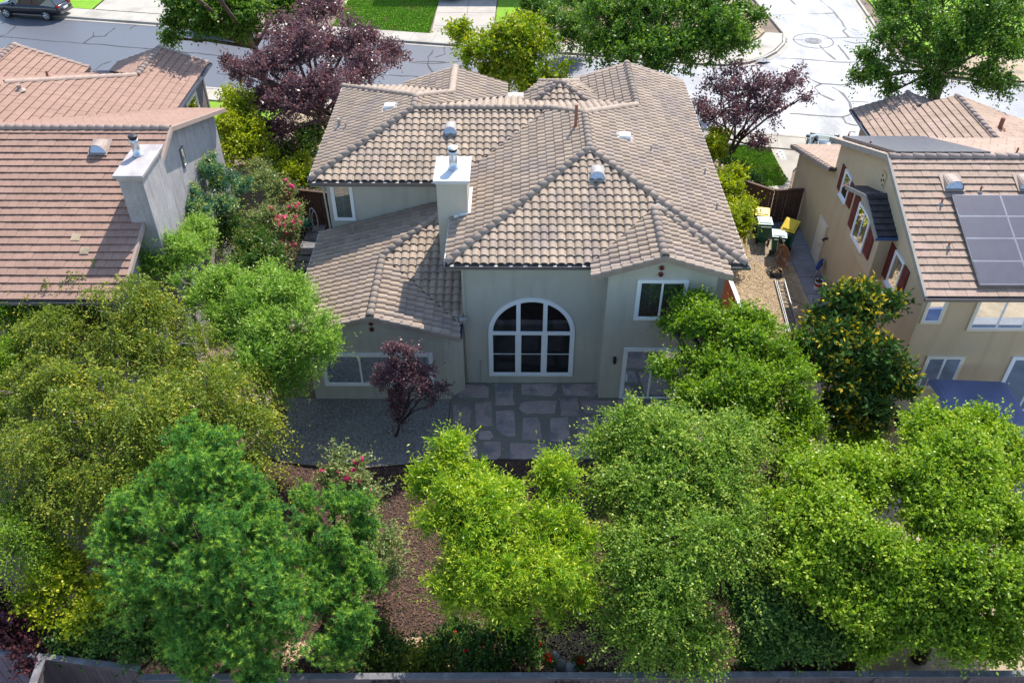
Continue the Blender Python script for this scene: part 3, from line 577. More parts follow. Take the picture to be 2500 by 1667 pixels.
R1.plane([[(-4.15, 33.25), (1.41, 33.25), (1.41, 37), (-.4, 37)], [(1.41, 33.25), (2.68, 31.98), (5.03, 34.33), (2.35, 37), (1.41, 37)]], (0, 37, EZ), (0, 1), P)
R1.plane([[(-7.9, 38.15), (-4.15, 34.4), (-2.77, 35.78), (-5.14, 38.15)]], (0, 38.15, EZ), (0, 1), P)
R1.plane([[(-4.15, 33.25), (-1.62, 35.78), (-2.77, 35.78), (-4.15, 34.4)], [(-2.77, 35.78), (-1.62, 35.78), (-.4, 37), (-.4, 38.5), (-2.77, 38.5)]], (-.4, 35, EZ), (1, 0), P)
R1.plane([[(-2.77, 35.78), (-2.77, 38.5), (-5.14, 38.5), (-5.14, 38.15)]], (-5.14, 38, EZ), (-1, 0), P)
zA = R1.plane([[(-2.34, 24), (2.68, 29.02), (2.68, 31.98), (1.41, 33.25), (-2.34, 29.5)]], (-2.34, 24, EZ), (-1, 0), P)
zS = R1.plane([[(-2.34, 24), (2.5, 24), (4.8, 26.3), (4.8, 26.9), (2.68, 29.02)], [(4.8, 26.3), (7.1, 24), (7.7, 24), (4.8, 26.9)]], (-2.34, 24, EZ), (0, -1), P)
zE = R1.plane([[(7.7, 24), (7.7, 34.33), (5.03, 34.33), (2.68, 31.98), (2.68, 29.02)], [(7.7, 34.33), (7.7, 38.8), (5.03, 38.8), (5.03, 34.33)]], (7.7, 24, EZ), (1, 0), P)
R1.plane([[(5.03, 34.33), (5.03, 38.8), (2.35, 38.8), (2.35, 37)]], (2.35, 37, EZ), (-1, 0), P)
R1.plane([[(2.5, 23.35), (4.8, 23.35), (4.8, 26.3), (2.5, 24)]], (2.5, 23.35, EZ), (-1, 0), P)
R1.plane([[(4.8, 23.35), (7.05, 23.35), (7.05, 24.05), (4.8, 26.3)]], (7.05, 23.35, 5.82), (1, 0), P)
tp = (1.93, 36.35); TV = [(.35, 34.9), (.35, 36.4), (1.05, 37.8), (2.8, 37.8), (3.5, 36.4), (3.5, 34.9), (2.9, 34.75), (.95, 34.75)]
for i in range(8):
    a_, b_ = Vector(TV[i]), Vector(TV[(i+1) % 8]); d_ = (b_-a_).normalized(); n_ = Vector((-d_.y, d_.x)); dist = (a_-Vector(tp)).dot(n_)
    if dist < 0: n_ = -n_; dist = -dist
    pt_ = (6.82-6.2)/dist; R1.plane([[tp, tuple(a_), tuple(b_)]], (a_.x, a_.y, 6.2), tuple(n_), pt_)
R1.caps((7.7, 24, EZ), (2.68, 29.02, 7.43)); R1.caps((-2.34, 24, EZ), (2.68, 29.02, 7.43)); R1.caps((2.68, 29.0, 7.43), (2.68, 31.98, 7.43))
R1.caps((-7.9, 29.5, EZ), (-4.15, 33.25, 7.02)); R1.caps((-4.15, 33.25, 7.02), (-4.15, 34.4, 7.02)); R1.caps((-7.9, 38.15, EZ), (-4.15, 34.4, 7.02))
R1.caps((-4.15, 33.25, 7.02), (1.41, 33.25, 7.02)); R1.caps((1.41, 33.25, 7.02), (2.68, 31.98, 7.43)); R1.caps((5.03, 34.33, 6.67), (2.68, 31.98, 7.43))
R1.caps((5.03, 34.33, 6.67), (5.03, 38.8, 6.67)); R1.caps((-2.77, 35.78, 6.57), (-4.15, 34.4, 7.02)); R1.caps((-2.77, 38.5, 6.57), (-2.77, 35.78, 6.57))
R1.caps((4.8, 23.33, 6.55), (4.8, 26.35, 6.55)); R1.caps((7.22, 24.1, 5.83), (4.98, 26.34, 6.53), lift=.05)
for i in (0, 1, 2, 3, 5): R1.caps((*TV[i], 6.2), (*tp, 6.82), r=.12)
R1.rake((2.45, 23.33, EZ-.01), (4.8, 23.33, 6.55), (0, -1, 0)); R1.rake((7.1, 23.33, 5.80), (4.8, 23.33, 6.55), (0, -1, 0))
R1.rake((7.7, 38.8, EZ), (5.03, 38.8, 6.67), (0, 1, 0)); R1.rake((2.35, 38.8, EZ), (5.03, 38.8, 6.67), (0, 1, 0))
MB().prism(ccw([(4.86, 26.42), (7.2, 24.0), (7.5, 24.0), (5.0, 26.6)]), lambda x, y: zS(x, y)+.03, lambda x, y: zS(x, y)+.085).build('valley_flashing', M['gutter'], H1)
rf1 = R1.finish()
# lower roof on the left
P2 = .29; LE = 3.2
R2 = Roof(H1, M['tile'], M['cap'], 's', .288, .335, 4, name='lower_roof', nmax=0)
zW2 = R2.plane([[(-7.9, 23.35), (-4.95, 23.35), (-4.95, 27), (-7.9, 27)], [(-7.9, 27), (-4.95, 27), (-1.95, 30), (-7.9, 30)]], (-7.9, 23.35, LE), (-1, 0), P2)
zS2 = R2.plane([[(-4.95, 27), (-1.95, 24.0), (-1.87, 24.0), (-1.87, 30), (-1.95, 30)]], (-1.95, 24, 3.185), (0, -1), P2)
R2.plane([[(-4.95, 23.35), (-1.95, 23.35), (-1.95, 24.0), (-4.95, 27)]], (-1.95, 23.35, 3.185), (1, 0), P2)
R2.caps((-4.95, 23.33, 4.055), (-4.95, 27.02, 4.055)); R2.caps((-4.95, 27, 4.055), (-2.0, 29.95, 4.91))
R2.rake((-7.95, 23.33, LE-.01), (-4.95, 23.33, 4.05), (0, -1, 0)); R2.rake((-1.9, 23.33, 3.175), (-4.95, 23.33, 4.05), (0, -1, 0))
R2.finish()
# eaves: gutters, soffits, rake boards
MB().box(-7.86, -2.9, 29.42, 30.0, 5.6, 5.64).build('soffit', M['soffit'], H1); MB().box(-2.3, 2.45, 23.95, 24.5, 5.6, 5.64).build('soffit', M['soffit'], H1)
gutter(H1, (-7.92, 29.48, 5.80), (-2.93, 29.48, 5.80), (0, -1, 0)); gutter(H1, (-2.36, 23.98, 5.80), (2.52, 23.98, 5.80), (0, -1, 0)); gutter(H1, (7.06, 23.98, 5.80), (7.78, 23.98, 5.80), (0, -1, 0), hang=False)
gutter(H1, (-1.96, 23.42, 3.17), (-1.96, 24.1, 3.17), (1, 0, 0), hang=False)
def fascia(a, b, m='white', h=.16, t=.03):
    a = Vector(a); b = Vector(b); d = (b-a).normalized(); n = Vector((d.y, -d.x, 0))*t; q = [a, b, b+n, a+n]; v = MB(); v.v = [tuple(p+Vector((0, 0, -h))) for p in q]+[tuple(p) for p in q]
    v.f = [(3, 2, 1, 0), (4, 5, 6, 7), (0, 1, 5, 4), (1, 2, 6, 5), (2, 3, 7, 6), (3, 0, 4, 7)]; return v.build('fascia', M[m], H1)
fascia((-7.92, 38.15, 5.83), (-7.92, 29.5, 5.83)); fascia((7.71, 24.0, 5.83), (7.71, 38.8, 5.83)); fascia((-2.36, 26.75, 5.83), (-2.36, 24.0, 5.83)); fascia((-7.92, 30, 3.23), (-7.92, 23.4, 3.23))
pipe(H1, [(-7.62, 29.4, 5.72), (-7.5, 29.88, 5.5), (-7.46, 29.93, 3.4)]); pipe(H1, [(-1.78, 23.92, 5.7), (-1.80, 24.40, 5.45), (-1.80, 24.42, 3.3)]); pipe(H1, [(-1.80, 24.1, 3.05), (-1.80, 24.42, 2.8), (-1.74, 24.43, .1)])
pipe(H1, [(7.3, 23.92, 5.68), (7.0, 24.2, 5.2), (6.82, 24.38, 4.95), (6.78, 24.42, .1)])
MB().tube([(-1.28, 24.46, 1.15), (-1.28, 24.46, .1), (-.9, 24.46, .06)], .022, 6).build('conduit', M['stucco'], H1)
MB().box(-2.3, -1.95, 24.05, 24.42, .03, .3).build('drain_box', M['drain'], H1)
k = MB(); k.tube([(-1.80, 24.1, 3.1), (-1.82, 24.15, 3.35)], .05); k.box(-1.98, -1.72, 24.1, 24.3, 3.28, 3.33); k.build('leader_head', M['vent'], H1)
# round clay vents on the gables
for x, y, zz in ((4.80, 23.69, (5.92, 5.66)), (-4.98, 23.6, (3.62, 3.36))):
    for z in zz: MB().tube([(x, y-.07, z), (x, y+.01, z)], [.085, .085], 14).build('clay_vent', M['clay'], H1); MB().tube([(x, y-.074, z), (x, y-.06, z)], [.05, .05], 12).build('vent_hole', M['dark'], H1)
# chimney
cs = MB(); cs.box(-2.77, -1.70, 26.82, 28.4, 0, 7.3); c1 = cs.build('chimney', M['stucco'], H1)
cc = MB(); cc.box(-2.82, -1.64, 26.76, 28.46, 7.22, 7.3); cc.box(-2.87, -1.60, 26.70, 28.52, 7.3, 7.4)
bevel(cc.build('chimney_cap', M['chcap'], c1, world=False), .02)
def flue(x, y, z, par, m2='steel', h=.85, r=.15):
    f = MB(); f.tube([(x, y, z), (x, y, z+.04), (x, y, z+.05), (x, y, z+h*.62), (x, y, z+h*.64), (x, y, z+h*.8)], [r*1.25, r*1.25, r, r, r*1.08, r*1.08], 18); o = f.build('flue', M['steel'], par, True, world=False)
    MB().cyl(x, y, z+h*.78, z+h*.9, r*1.0, 18).build('flue_band', M['black'], par, world=False); MB().tube([(x, y, z+h*.9), (x, y, z+h*.96), (x, y, z+h)], [r*1.18, r*1.18, r*.6], 18).build('flue_lid', M[m2], par, world=False)
flue(-2.2, 27.62, 7.4, c1)
MB().prism([(-1.70, 26.8), (-1.6, 26.8), (-1.6, 28.5), (-1.70, 28.5)], lambda x, y: zA(x, y)+.0, lambda x, y: zA(x, y)+.12).build('chimney_flashing', M['white'], H1)
MB().prism([(-2.2, 26.7), (-1.6, 26.7), (-1.6, 26.82), (-2.2, 26.82)], lambda x, y: zA(x, y)+.0, lambda x, y: zA(x, y)+.11).build('chimney_flashing', M['white'], H1)
# roof fittings
for u, v, zf, d in ((1099, 333, zS1, (0, -1)), (1458, 444, zS, (0, -1))): halfvent(rf1, onp(u, v, zf), P, d)
for u, v, zf, d in ((952, 265, zW1, 1), (1525, 338, zE, -1)):        # the two side vents, seen from behind
    p = onp(u, v, zf); bx = MB(); bx.prism([(p.x-.22, p.y-.19), (p.x+.22, p.y-.19), (p.x+.22, p.y+.19), (p.x-.22, p.y+.19)], lambda x, y: zf(x, y)+.05, lambda x, y: zf(x, y)+.25-(.12 if (x-p.x)*d > 0 else 0))
    bevel(bx.build('roof_vent', M['white'], rf1, world=False), .03); MB().prism([(p.x-.33, p.y-.26), (p.x+.33, p.y-.26), (p.x+.33, p.y+.24), (p.x-.33, p.y+.24)], lambda x, y: zf(x, y)+.06, lambda x, y: zf(x, y)+.085).build('flashing', M['vent'], rf1, world=False)
stack(rf1, onp(1405, 313, zA), .95, .06, 'rust', 'rust')
for u, v, zf in ((829, 312, zW1), (1589, 372, zE), (1720, 427, zE), (1749, 512, zE), (845, 315, zW1), (1312, 300, zS1)): stack(rf1, onp(u, v, zf), .3 if u != 829 else .4, .035 if u != 829 else .07, 'vent')
stack(rf1, onp(863, 566, zW2), .25, .035, 'vent')
# windows of the main house
window(H1, (-7.24, 30.0, 3.78), (1, 0, 0), (0, -1, 0), .86, 1.75, .1, panes=1, style='blind')
window(H1, (-6.95, 23.6, .72), (1, 0, 0), (0, -1, 0), 4.0, 1.55, .12, panes=3, style='louver', glass='glassd')
window(H1, (4.06, 23.69, 3.75), (1, 0, 0), (0, -1, 0), 1.70, 1.70, .11, panes=2, style='blind')
sl = window(H1, (3.85, 23.69, .05), (1, 0, 0), (0, -1, 0), 2.1, 2.42, .11, panes=2, style='none', glass='glassd', name='sliding_door', door=True)
MB().box(4.02, 4.06, 23.58, 23.63, .95, 1.2).build('handle', M['white'], sl, world=False)
MB().box(3.5, 3.6, 23.57, 23.69, 1.82, 2.05).build('wall_lamp', M['lampm'], H1); MB().tube([(3.55, 23.60, 1.76), (3.55, 23.60, 1.82)], [.02, .055], 8).build('lamp_hood', M['lampm'], H1)
# the arched window
ax0, ax1, az0, az1 = -.98, 2.14, .42, 2.50; axc = (ax0+ax1)/2; ar = (ax1-ax0)/2; K = 32
def archring(r0, r1, y0, y1, x=axc, z=az1):
    b = MB(); n = K+1
    for y in (y0, y1):
        for r in (r0, r1): b.v += [(x-math.cos(math.pi*j/K)*r, y, z+math.sin(math.pi*j/K)*r) for j in range(n)]
    for j in range(K): b.f += [(j, n+j, n+j+1, j+1), (2*n+j+1, 3*n+j+1, 3*n+j, 2*n+j), (n+j, 3*n+j, 3*n+j+1, n+j+1), (j+1, 2*n+j+1, 2*n+j, j)]
    return b
b = archring(ar-.13, ar, 24.43, 24.5)
b.box(ax0, ax1, 24.43, 24.5, az0, az0+.13); b.box(ax0, ax0+.13, 24.432, 24.5, az0+.13, az1); b.box(ax1-.13, ax1, 24.432, 24.5, az0+.13, az1)
aw = b.build('arched_window', M['white'], H1)
b = MB(); b.add([(axc-math.cos(math.pi*j/K)*(ar-.12), 24.494, az1+math.sin(math.pi*j/K)*(ar-.12)) for j in range(K+1)][::-1]+[(ax0+.12, 24.494, az0+.1), (ax1-.12, 24.494, az0+.1)], [tuple(range(K+3))]); b.build('dark_backing', M['dark'], aw, world=False)  # same dark sheet behind the arch, painted as unlit depth
third = (2*ar-.26)/3
for i in (1, 2):
    x = ax0+.13+third*i; h = math.sqrt((ar-.12)**2-(x-axc)**2); MB().box(x-.075, x+.075, 24.437, 24.49, az0+.13, az1+h).build('mullion', M['white'], aw, world=False)
b = MB()
for i in range(3):
    xa = ax0+.13+third*i+(.075 if i else 0); xb = ax0+.13+third*(i+1)-(.075 if i < 2 else 0)
    MB().box(xa, xb, 24.434, 24.49, az1-.07, az1+.06).build('transom', M['white'], aw, world=False)
    for z0, z1 in ((az0+.13, az1-.07),):
        s = MB(); s.box(xa, xa+.035, 24.45, 24.485, z0, z1); s.box(xb-.035, xb, 24.45, 24.485, z0, z1); s.box(xa+.035, xb-.035, 24.45, 24.485, z0, z0+.035); s.box(xa+.035, xb-.035, 24.45, 24.485, z1-.035, z1); s.box(xa+.035, xb-.035, 24.455, 24.482, (z0+z1)/2-.012, (z0+z1)/2+.012); s.build('sash', M['white'], aw, world=False)
        MB().box(xa+.035, xb-.035, 24.466, 24.47, z0+.035, z1-.035).build('pane', M['glassd'], aw, world=False)
    pts = [(xa, az1+.06), (xb, az1+.06)]+[(x, az1+math.sqrt(max(0, (ar-.13)**2-(x-axc)**2))) for x in np.linspace(xb, xa, 9)]
    n = len(pts); b2 = MB(); b2.add([(x, 24.466, z) for x, z in pts]+[(x, 24.470, z) for x, z in pts], [tuple(range(n)), tuple(range(2*n-1, n-1, -1))]); b2.build('pane', M['glassd'], aw, world=False)
s = archring(ar-.165, ar-.13, 24.45, 24.485); s.build('sash', M['white'], aw, world=False)
# ------------------------------------------------------------------ left house
H2 = empty('house', (-20, 29, 0), 'grey stucco house at left with reddish flat tile roof and tapering grey chimney', 'house')
pL = .34; yr = 29.6; zr = 7.93; yE = 22.4; zE_ = zr-pL*(yr-yE); yF = 35.57; zF = zr-pL*(yF-yr)
b = MB(); v = [(22.9, 0), (35.2, 0), (35.2, 5.85), (yr, 7.72), (22.9, 5.45)]
b.add([(-13.05, y, z) for y, z in v]+[(-34, y, z) for y, z in v], [(0, 1, 2, 3, 4), (9, 8, 7, 6, 5)]+[(i, 5+i, 5+(i+1) % 5, (i+1) % 5) for i in range(5)]); b.build('wall', M['stuccoL'], H2)
MB().prism([(-15.05, 35.2), (-15.05, 40.2), (-34, 40.2), (-34, 35.2)], 0, 5.7).build('wing_wall', M['stuccoD'], H2)
gable(-18.9, -15.05, 40.1, 40.4, (5.7, 5.7), -16.9, 6.4, 'stuccoD', H2)
R3 = Roof(H2, M['tileL'], M['capL'], 'f', .33, .318, 5)
zN = R3.plane([[(-34, yE), (-12.72, yE), (-12.72, yr), (-34, yr)]], (-34, yE, zE_), (0, -1), pL)
zN2 = R3.plane([[(-12.72, yr), (-12.72, yF), (-14.72, yF), (-20.7, yr)]], (-12.72, yF, zF), (0, 1), pL)
ef = 5.9
zLE = R3.plane([[(-14.72, 35.57), (-14.72, 40.7), (-16.9, 40.7), (-16.9, 33.39)], [(-16.9, 33.39), (-16.9, 37.4), (-20.6, 33.7), (-20.6, 29.69)]], (-14.72, 35, ef), (1, 0), pL)
R3.plane([[(-16.9, 37.4), (-16.9, 40.7), (-19.1, 40.7), (-19.1, 39.6)]], (-19.1, 38, ef), (-1, 0), pL)
R3.plane([[(-20.6, 33.7), (-16.9, 37.4), (-18.85, 39.3), (-34, 39.3), (-34, 33.7)]], (0, 39.3, ef), (0, 1), pL)
R3.plane([[(-20.6, 29.6), (-20.6, 33.7), (-34, 33.7), (-34, 29.6)]], (0, 39.3, ef), (0, 1), pL)
R3.plane([[(-20.2, 36.5), (-20.2, 40.1), (-23.4, 40.1), (-23.4, 33.6)]], (-20.2, 37, ef), (1, 0), pL)
R3.plane([[(-23.4, 34), (-23.4, 40.1), (-27, 40.1), (-27, 37.5)]], (-26.6, 37, ef), (-1, 0), pL)
cl = [((-34, yr, zr), (-12.72, yr, zr)), ((-16.9, 37.4, 6.64), (-16.9, 40.7, 6.64)), ((-16.9, 37.4, 6.64), (-20.6, 33.7, 7.9)), ((-23.4, 34.6, 6.99), (-23.4, 40.1, 6.99)), ((-14.72, 40.7, ef), (-16.9, 40.7, 6.64)), ((-20.2, 40.1, ef), (-23.4, 40.1, 6.99))]
for a, c in cl[:4]: R3.caps(a, c, r=.15, ln=.33)
R3.rake((-14.72, 40.7, ef), (-16.9, 40.7, 6.64), (0, 1, 0)); R3.rake((-20.2, 40.1, ef), (-23.4, 40.1, 6.99), (0, 1, 0))
rf3 = R3.finish()
gutter(H2, (-14.7, 35.7, ef-.02), (-14.7, 40.7, ef-.02), (1, 0, 0), hang=False); gutter(H2, (-34, yE-.02, zE_-.02), (-12.8, yE-.02, zE_-.02), (0, -1, 0), hang=False)
window(H2, (-15.05, 37.4, 3.0), (0, 1, 0), (1, 0, 0), 1.5, 2.3, .12, tm='cream', panes=1, style='none', glass='glass')
window(H2, (-13.05, 32.6, 2.2), (0, 1, 0), (1, 0, 0), 1.1, 1.1, .1, panes=2, style='none')
window(H2, (-13.05, 30.7, 5.7), (0, 1, 0), (1, 0, 0), .32, .8, .05, tm='stuccoD', panes=1, style='none', name='gable_louver')
cb = MB(); cb.add([(-13.08, 25.38, 0), (-12.24, 25.38, 0), (-12.24, 27.4, 0), (-13.08, 27.4, 0), (-13.06, 25.4, 8.2), (-12.28, 25.4, 8.2), (-12.28, 27.35, 8.2), (-13.06, 27.35, 8.2)], [(3, 2, 1, 0), (4, 5, 6, 7), (0, 1, 5, 4), (1, 2, 6, 5), (2, 3, 7, 6), (3, 0, 4, 7)])
c2 = cb.build('chimney', M['stuccoL'], H2)
cc = MB(); cc.box(-13.11, -12.23, 25.35, 27.4, 8.12, 8.24); cc.box(-13.17, -12.18, 25.28, 27.5, 8.24, 8.36); bevel(cc.build('chimney_cap', M['chcapL'], c2, world=False), .02)
flue(-12.78, 26.7, 8.36, c2, 'black', .75, .13)
halfvent(rf3, onp(240, 380, zN), pL, (0, -1), .62, 'ventL'); stack(rf3, onp(50, 222, zLE), .25, .08, 'ventL', 'ventL'); stack(rf3, onp(118, 190, lambda x, y: ef+.34*(39.3-y)), .3, .05, 'rust', 'rust')
for u, v in ((186, 582), (208, 615)): p = onp(u, v, zN); MB().prism([(p.x-.15, p.y-.14), (p.x+.15, p.y-.14), (p.x+.15, p.y+.14), (p.x-.15, p.y+.14)], lambda x, y: zN(x, y)+.05, lambda x, y: zN(x, y)+.058).build('mismatched_tile', M['dirt'], rf3, world=False)
# ------------------------------------------------------------------ right house
H3 = empty('house', (20, 28, 0), 'tan stucco house at right with red shutters and solar panels on its brown roof', 'house')
pR = .38; yr3 = 28.1; zr3 = 7.65; yE3 = 22.6; zE3 = zr3-pR*(yr3-yE3); yF3 = 33.6; zF3 = zr3-pR*(yF3-yr3)
b = MB(); v = [(23.1, 0), (33.2, 0), (33.2, 5.55), (yr3, 7.48), (23.1, 5.55)]
b.add([(13.5, y, z) for y, z in v]+[(32, y, z) for y, z in v], [(4, 3, 2, 1, 0), (5, 6, 7, 8, 9)]+[((i+1) % 5, 5+(i+1) % 5, 5+i, i) for i in range(5)]); b.build('wall', M['stuccoR'], H3)
b = MB(); v = [(33.2, 0), (37.8, 0), (37.8, 2.8), (33.2, 4.2)]
b.add([(13.5, y, z) for y, z in v]+[(17.4, y, z) for y, z in v], [(3, 2, 1, 0), (4, 5, 6, 7)]+[((i+1) % 4, 4+(i+1) % 4, 4+i, i) for i in range(4)]); b.build('lower_wall', M['stuccoR'], H3)
MB().prism([(17.5, 33.2), (25.5, 33.2), (25.5, 41.2), (17.5, 41.2)], 0, 2.9).build('wing_wall', M['stuccoR'], H3)
R4 = Roof(H3, M['tileR'], M['capR'], 'f', .33, .308, 6)
zR = R4.plane([[(13.2, yE3), (32, yE3), (32, yr3), (13.2, yr3)]], (13.2, yE3, zE3), (0, -1), pR)
zR2 = R4.plane([[(13.2, yr3), (32, yr3), (32, yF3), (13.2, yF3)]], (13.2, yF3, zF3), (0, 1), pR)
R4.plane([[(13.2, 33.0), (17.3, 33.0), (17.3, 38.3), (13.2, 38.3)]], (13.2, 38.3, 2.85), (0, 1), .31)
zWg = R4.plane([[(17.15, 33.2), (21.35, 33.2), (21.35, 40.3), (19.75, 40.4), (17.15, 40.4)], [(17.15, 40.4), (19.75, 40.4), (19.65, 41.9), (17.15, 42.0)]], (17.15, 33, 3.0), (-1, 0), .36)
R4.plane([[(21.35, 33.2), (27.5, 33.2), (27.5, 40.3), (21.35, 40.3)]], (27.5, 33, 4.51-.36*6.15), (1, 0), .36)
R4.plane([[(19.7, 40.2), (22.3, 40.2), (22.3, 42), (19.7, 42)]], (22.3, 40, 3.93-.36*2.6), (1, 0), .36)
R4.caps((13.2, yr3, zr3), (32, yr3, zr3), r=.15, ln=.42); R4.caps((21.35, 33.2, 4.51), (21.35, 40.3, 4.51), r=.13, ln=.42); R4.caps((19.72, 40.3, 3.93), (19.72, 42.0, 3.93), r=.12)
R4.rake((13.2, 33.0, 4.49), (13.2, 38.3, 2.86), (-1, 0, 0), drop=.16)
rf4 = R4.finish()
def bar(par, a, b, wd, hh, m, name):   # rake / fascia board
    a = Vector(a); b = Vector(b); d = (b-a).normalized(); s = d.cross(Vector((0, 0, 1))).normalized()*wd/2; u = Vector((0, 0, hh)); v = MB(); q = [a-s-u, b-s-u, b+s-u, a+s-u, a-s, b-s, b+s, a+s]
    v.add([tuple(p) for p in q], [(3, 2, 1, 0), (4, 5, 6, 7), (0, 1, 5, 4), (1, 2, 6, 5), (2, 3, 7, 6), (3, 0, 4, 7)]); return v.build(name, M[m], par)
bar(H3, (13.17, yE3-.05, zE3+.06), (13.17, yr3, zr3+.08), .09, .2, 'soffit', 'rake_board'); bar(H3, (13.17, yr3, zr3+.08), (13.17, yF3+.05, zF3+.06), .09, .2, 'soffit', 'rake_board')
bar(H2, (-12.66, yE, zE_+.05), (-12.66, yr, zr+.05), .10, .17, 'capL', 'rake_board'); bar(H2, (-12.66, yr, zr+.05), (-12.66, yF, zF+.05), .10, .17, 'capL', 'rake_board')
gutter(H3, (13.15, yE3-.01, zE3), (30, yE3-.01, zE3), (0, -1, 0), hang=False); gutter(H3, (17.13, 38.4, 2.98), (17.13, 42, 2.98), (-1, 0, 0), hang=False)
bar(H3, (13.2, 38.33, 2.88), (17.2, 38.33, 2.88), .08, .16, 'soffit', 'fascia')
window(H3, (17.5, 39.6, .9), (0, -1, 0), (-1, 0, 0), 1.2, 1.5, .12, tm='cream', panes=1, style='none')
W_ = dict(right=(0, -1, 0), normal=(-1, 0, 0))
dr = window(H3, (13.5, 33.32, .05), W_['right'], W_['normal'], 1.06, 2.02, .1, tm='cream', panes=1, style='none', name='side_door', door=True)
MB().box(13.42, 13.455, 32.38, 33.2, .12, 1.94).build('door_leaf', M['cream'], dr, world=False); MB().box(13.40, 13.45, 32.44, 32.52, 1.0, 1.08).build('handle', M['steel'], dr, world=False)
MB().tube([(13.5, 32.0, 1.66), (13.36, 32.0, 1.64), (13.30, 32.0, 1.56)], [.05, .06, .07], 8).build('wall_lamp', M['lampm'], H3)
window(H3, (13.5, 31.98, 3.9), W_['right'], W_['normal'], .82, 1.15, .07, panes=1, style='blind', sill=True)
window(H3, (13.5, 25.92, 3.8), W_['right'], W_['normal'], .86, 1.35, .07, panes=1, style='blind', sill=True)
# bay on the side wall
bay = MB(); v = [(26.4, 3.55), (29.3, 3.55), (29.3, 5.45), (27.9, 6.0), (26.4, 5.45)]
bay.add([(13.0, y, z) for y, z in v]+[(13.5, y, z) for y, z in v], [(4, 3, 2, 1, 0)]+[((i+1) % 5, 5+(i+1) % 5, 5+i, i) for i in range(5)]); bay.build('bay', M['stuccoR'], H3)
window(H3, (13.0, 28.72, 3.95), W_['right'], W_['normal'], 1.3, 1.5, .08, panes=2, style='none')
def shutter(x, y0, y1, z0, z1):
    s = MB(); s.box(x-.05, x-.002, y0, y1, z0, z1); o = s.build('shutter', M['shutter'], H3); zm = (z0+z1)/2
    for a, c in ((z0+.06, zm-.04), (zm+.04, z1-.06)):
        k = MB(); n = int((c-a)/.08)
        for i in range(n): z = a+(c-a)*i/n; k.box(x-.062, x-.05, y0+.05, y1-.05, z, z+.05)
        k.build('slats', M['shutter'], o, world=False)
for x, y0, y1, z0, z1 in ((13.5, 32.0, 32.42, 3.93, 5.04), (13.5, 30.7, 31.13, 3.93, 4.92), (13.0, 28.80, 29.28, 4.1, 5.5), (13.0, 26.8, 27.36, 4.1, 5.5), (13.5, 25.96, 26.38, 3.76, 5.15), (13.5, 24.58, 25.02, 3.76, 5.12)): shutter(x, y0, y1, z0, z1)
R5 = Roof(H3, M['slate'], M['slate'], 'f', .30, .28, 8, name='bay_roof')
R5.plane([[(12.75, 26.2), (13.5, 26.2), (13.5, 27.95), (12.75, 27.95)]], (12.75, 26.2, 5.5), (0, -1), .38); R5.plane([[(12.75, 27.95), (13.5, 27.95), (13.5, 29.7), (12.75, 29.7)]], (12.75, 29.7, 5.5), (0, 1), .38)
R5.caps((12.75, 27.95, 6.165), (13.5, 27.95, 6.165), r=.09, ln=.25); R5.finish()
bar(H3, (12.73, 26.12, 5.52), (12.73, 27.95, 6.2), .07, .16, 'soffit', 'rake_board'); bar(H3, (12.73, 27.95, 6.2), (12.73, 29.78, 5.52), .07, .16, 'soffit', 'rake_board'); bar(H3, (12.72, 26.15, 5.5), (13.5, 26.15, 5.5), .1, .1, 'guttersky', 'gutter')
vt = MB(); vt.box(13.46, 13.5, 28.35, 28.75, 6.2, 6.75); vo = vt.build('gable_vent', M['stuccoR'], H3)
for i in range(4): MB().tube([(13.45, 28.45+.18*(i % 2), 6.3+.1*i), (13.475, 28.45+.18*(i % 2), 6.3+.1*i)], .05, 8).build('vent_hole', M['dark'], vo, world=False)
# rear wall windows
window(H3, (13.58, 23.1, 4.1), (1, 0, 0), (0, -1, 0), .70, 1.32, .09, panes=1, style='blind', tm='cream', sill=False)
window(H3, (15.23, 23.1, 3.8), (1, 0, 0), (0, -1, 0), 1.95, 1.6, .1, panes=2, style='half', tm='cream')
window(H3, (14.28, 23.1, 1.12), (1, 0, 0), (0, -1, 0), 1.34, 1.55, .1, panes=2, style='curtain', tm='cream')
window(H3, (17.25, 23.1, .05), (1, 0, 0), (0, -1, 0), 2.2, 2.6, .12, panes=2, style='curtain', name='sliding_door', door=True)
halfvent(rf4, onp(2328, 468, zR), pR, (0, -1), .66, 'ventL'); halfvent(rf4, onp(2510, 468, zR), pR, (0, -1), .66, 'ventL')
for u, v, zf in ((2297, 500, zR), (2391, 472, zR), (2314, 606, zR), (2122, 360, zR2), (2069, 342, zR2), (2480, 378, zR2)): stack(rf4, onp(u, v, zf), .28, .035, 'rust', 'vent')
stack(rf4, onp(2440, 315, lambda x, y: 4.51-.36*(x-21.35)), .55, .1, 'rust', 'rust')
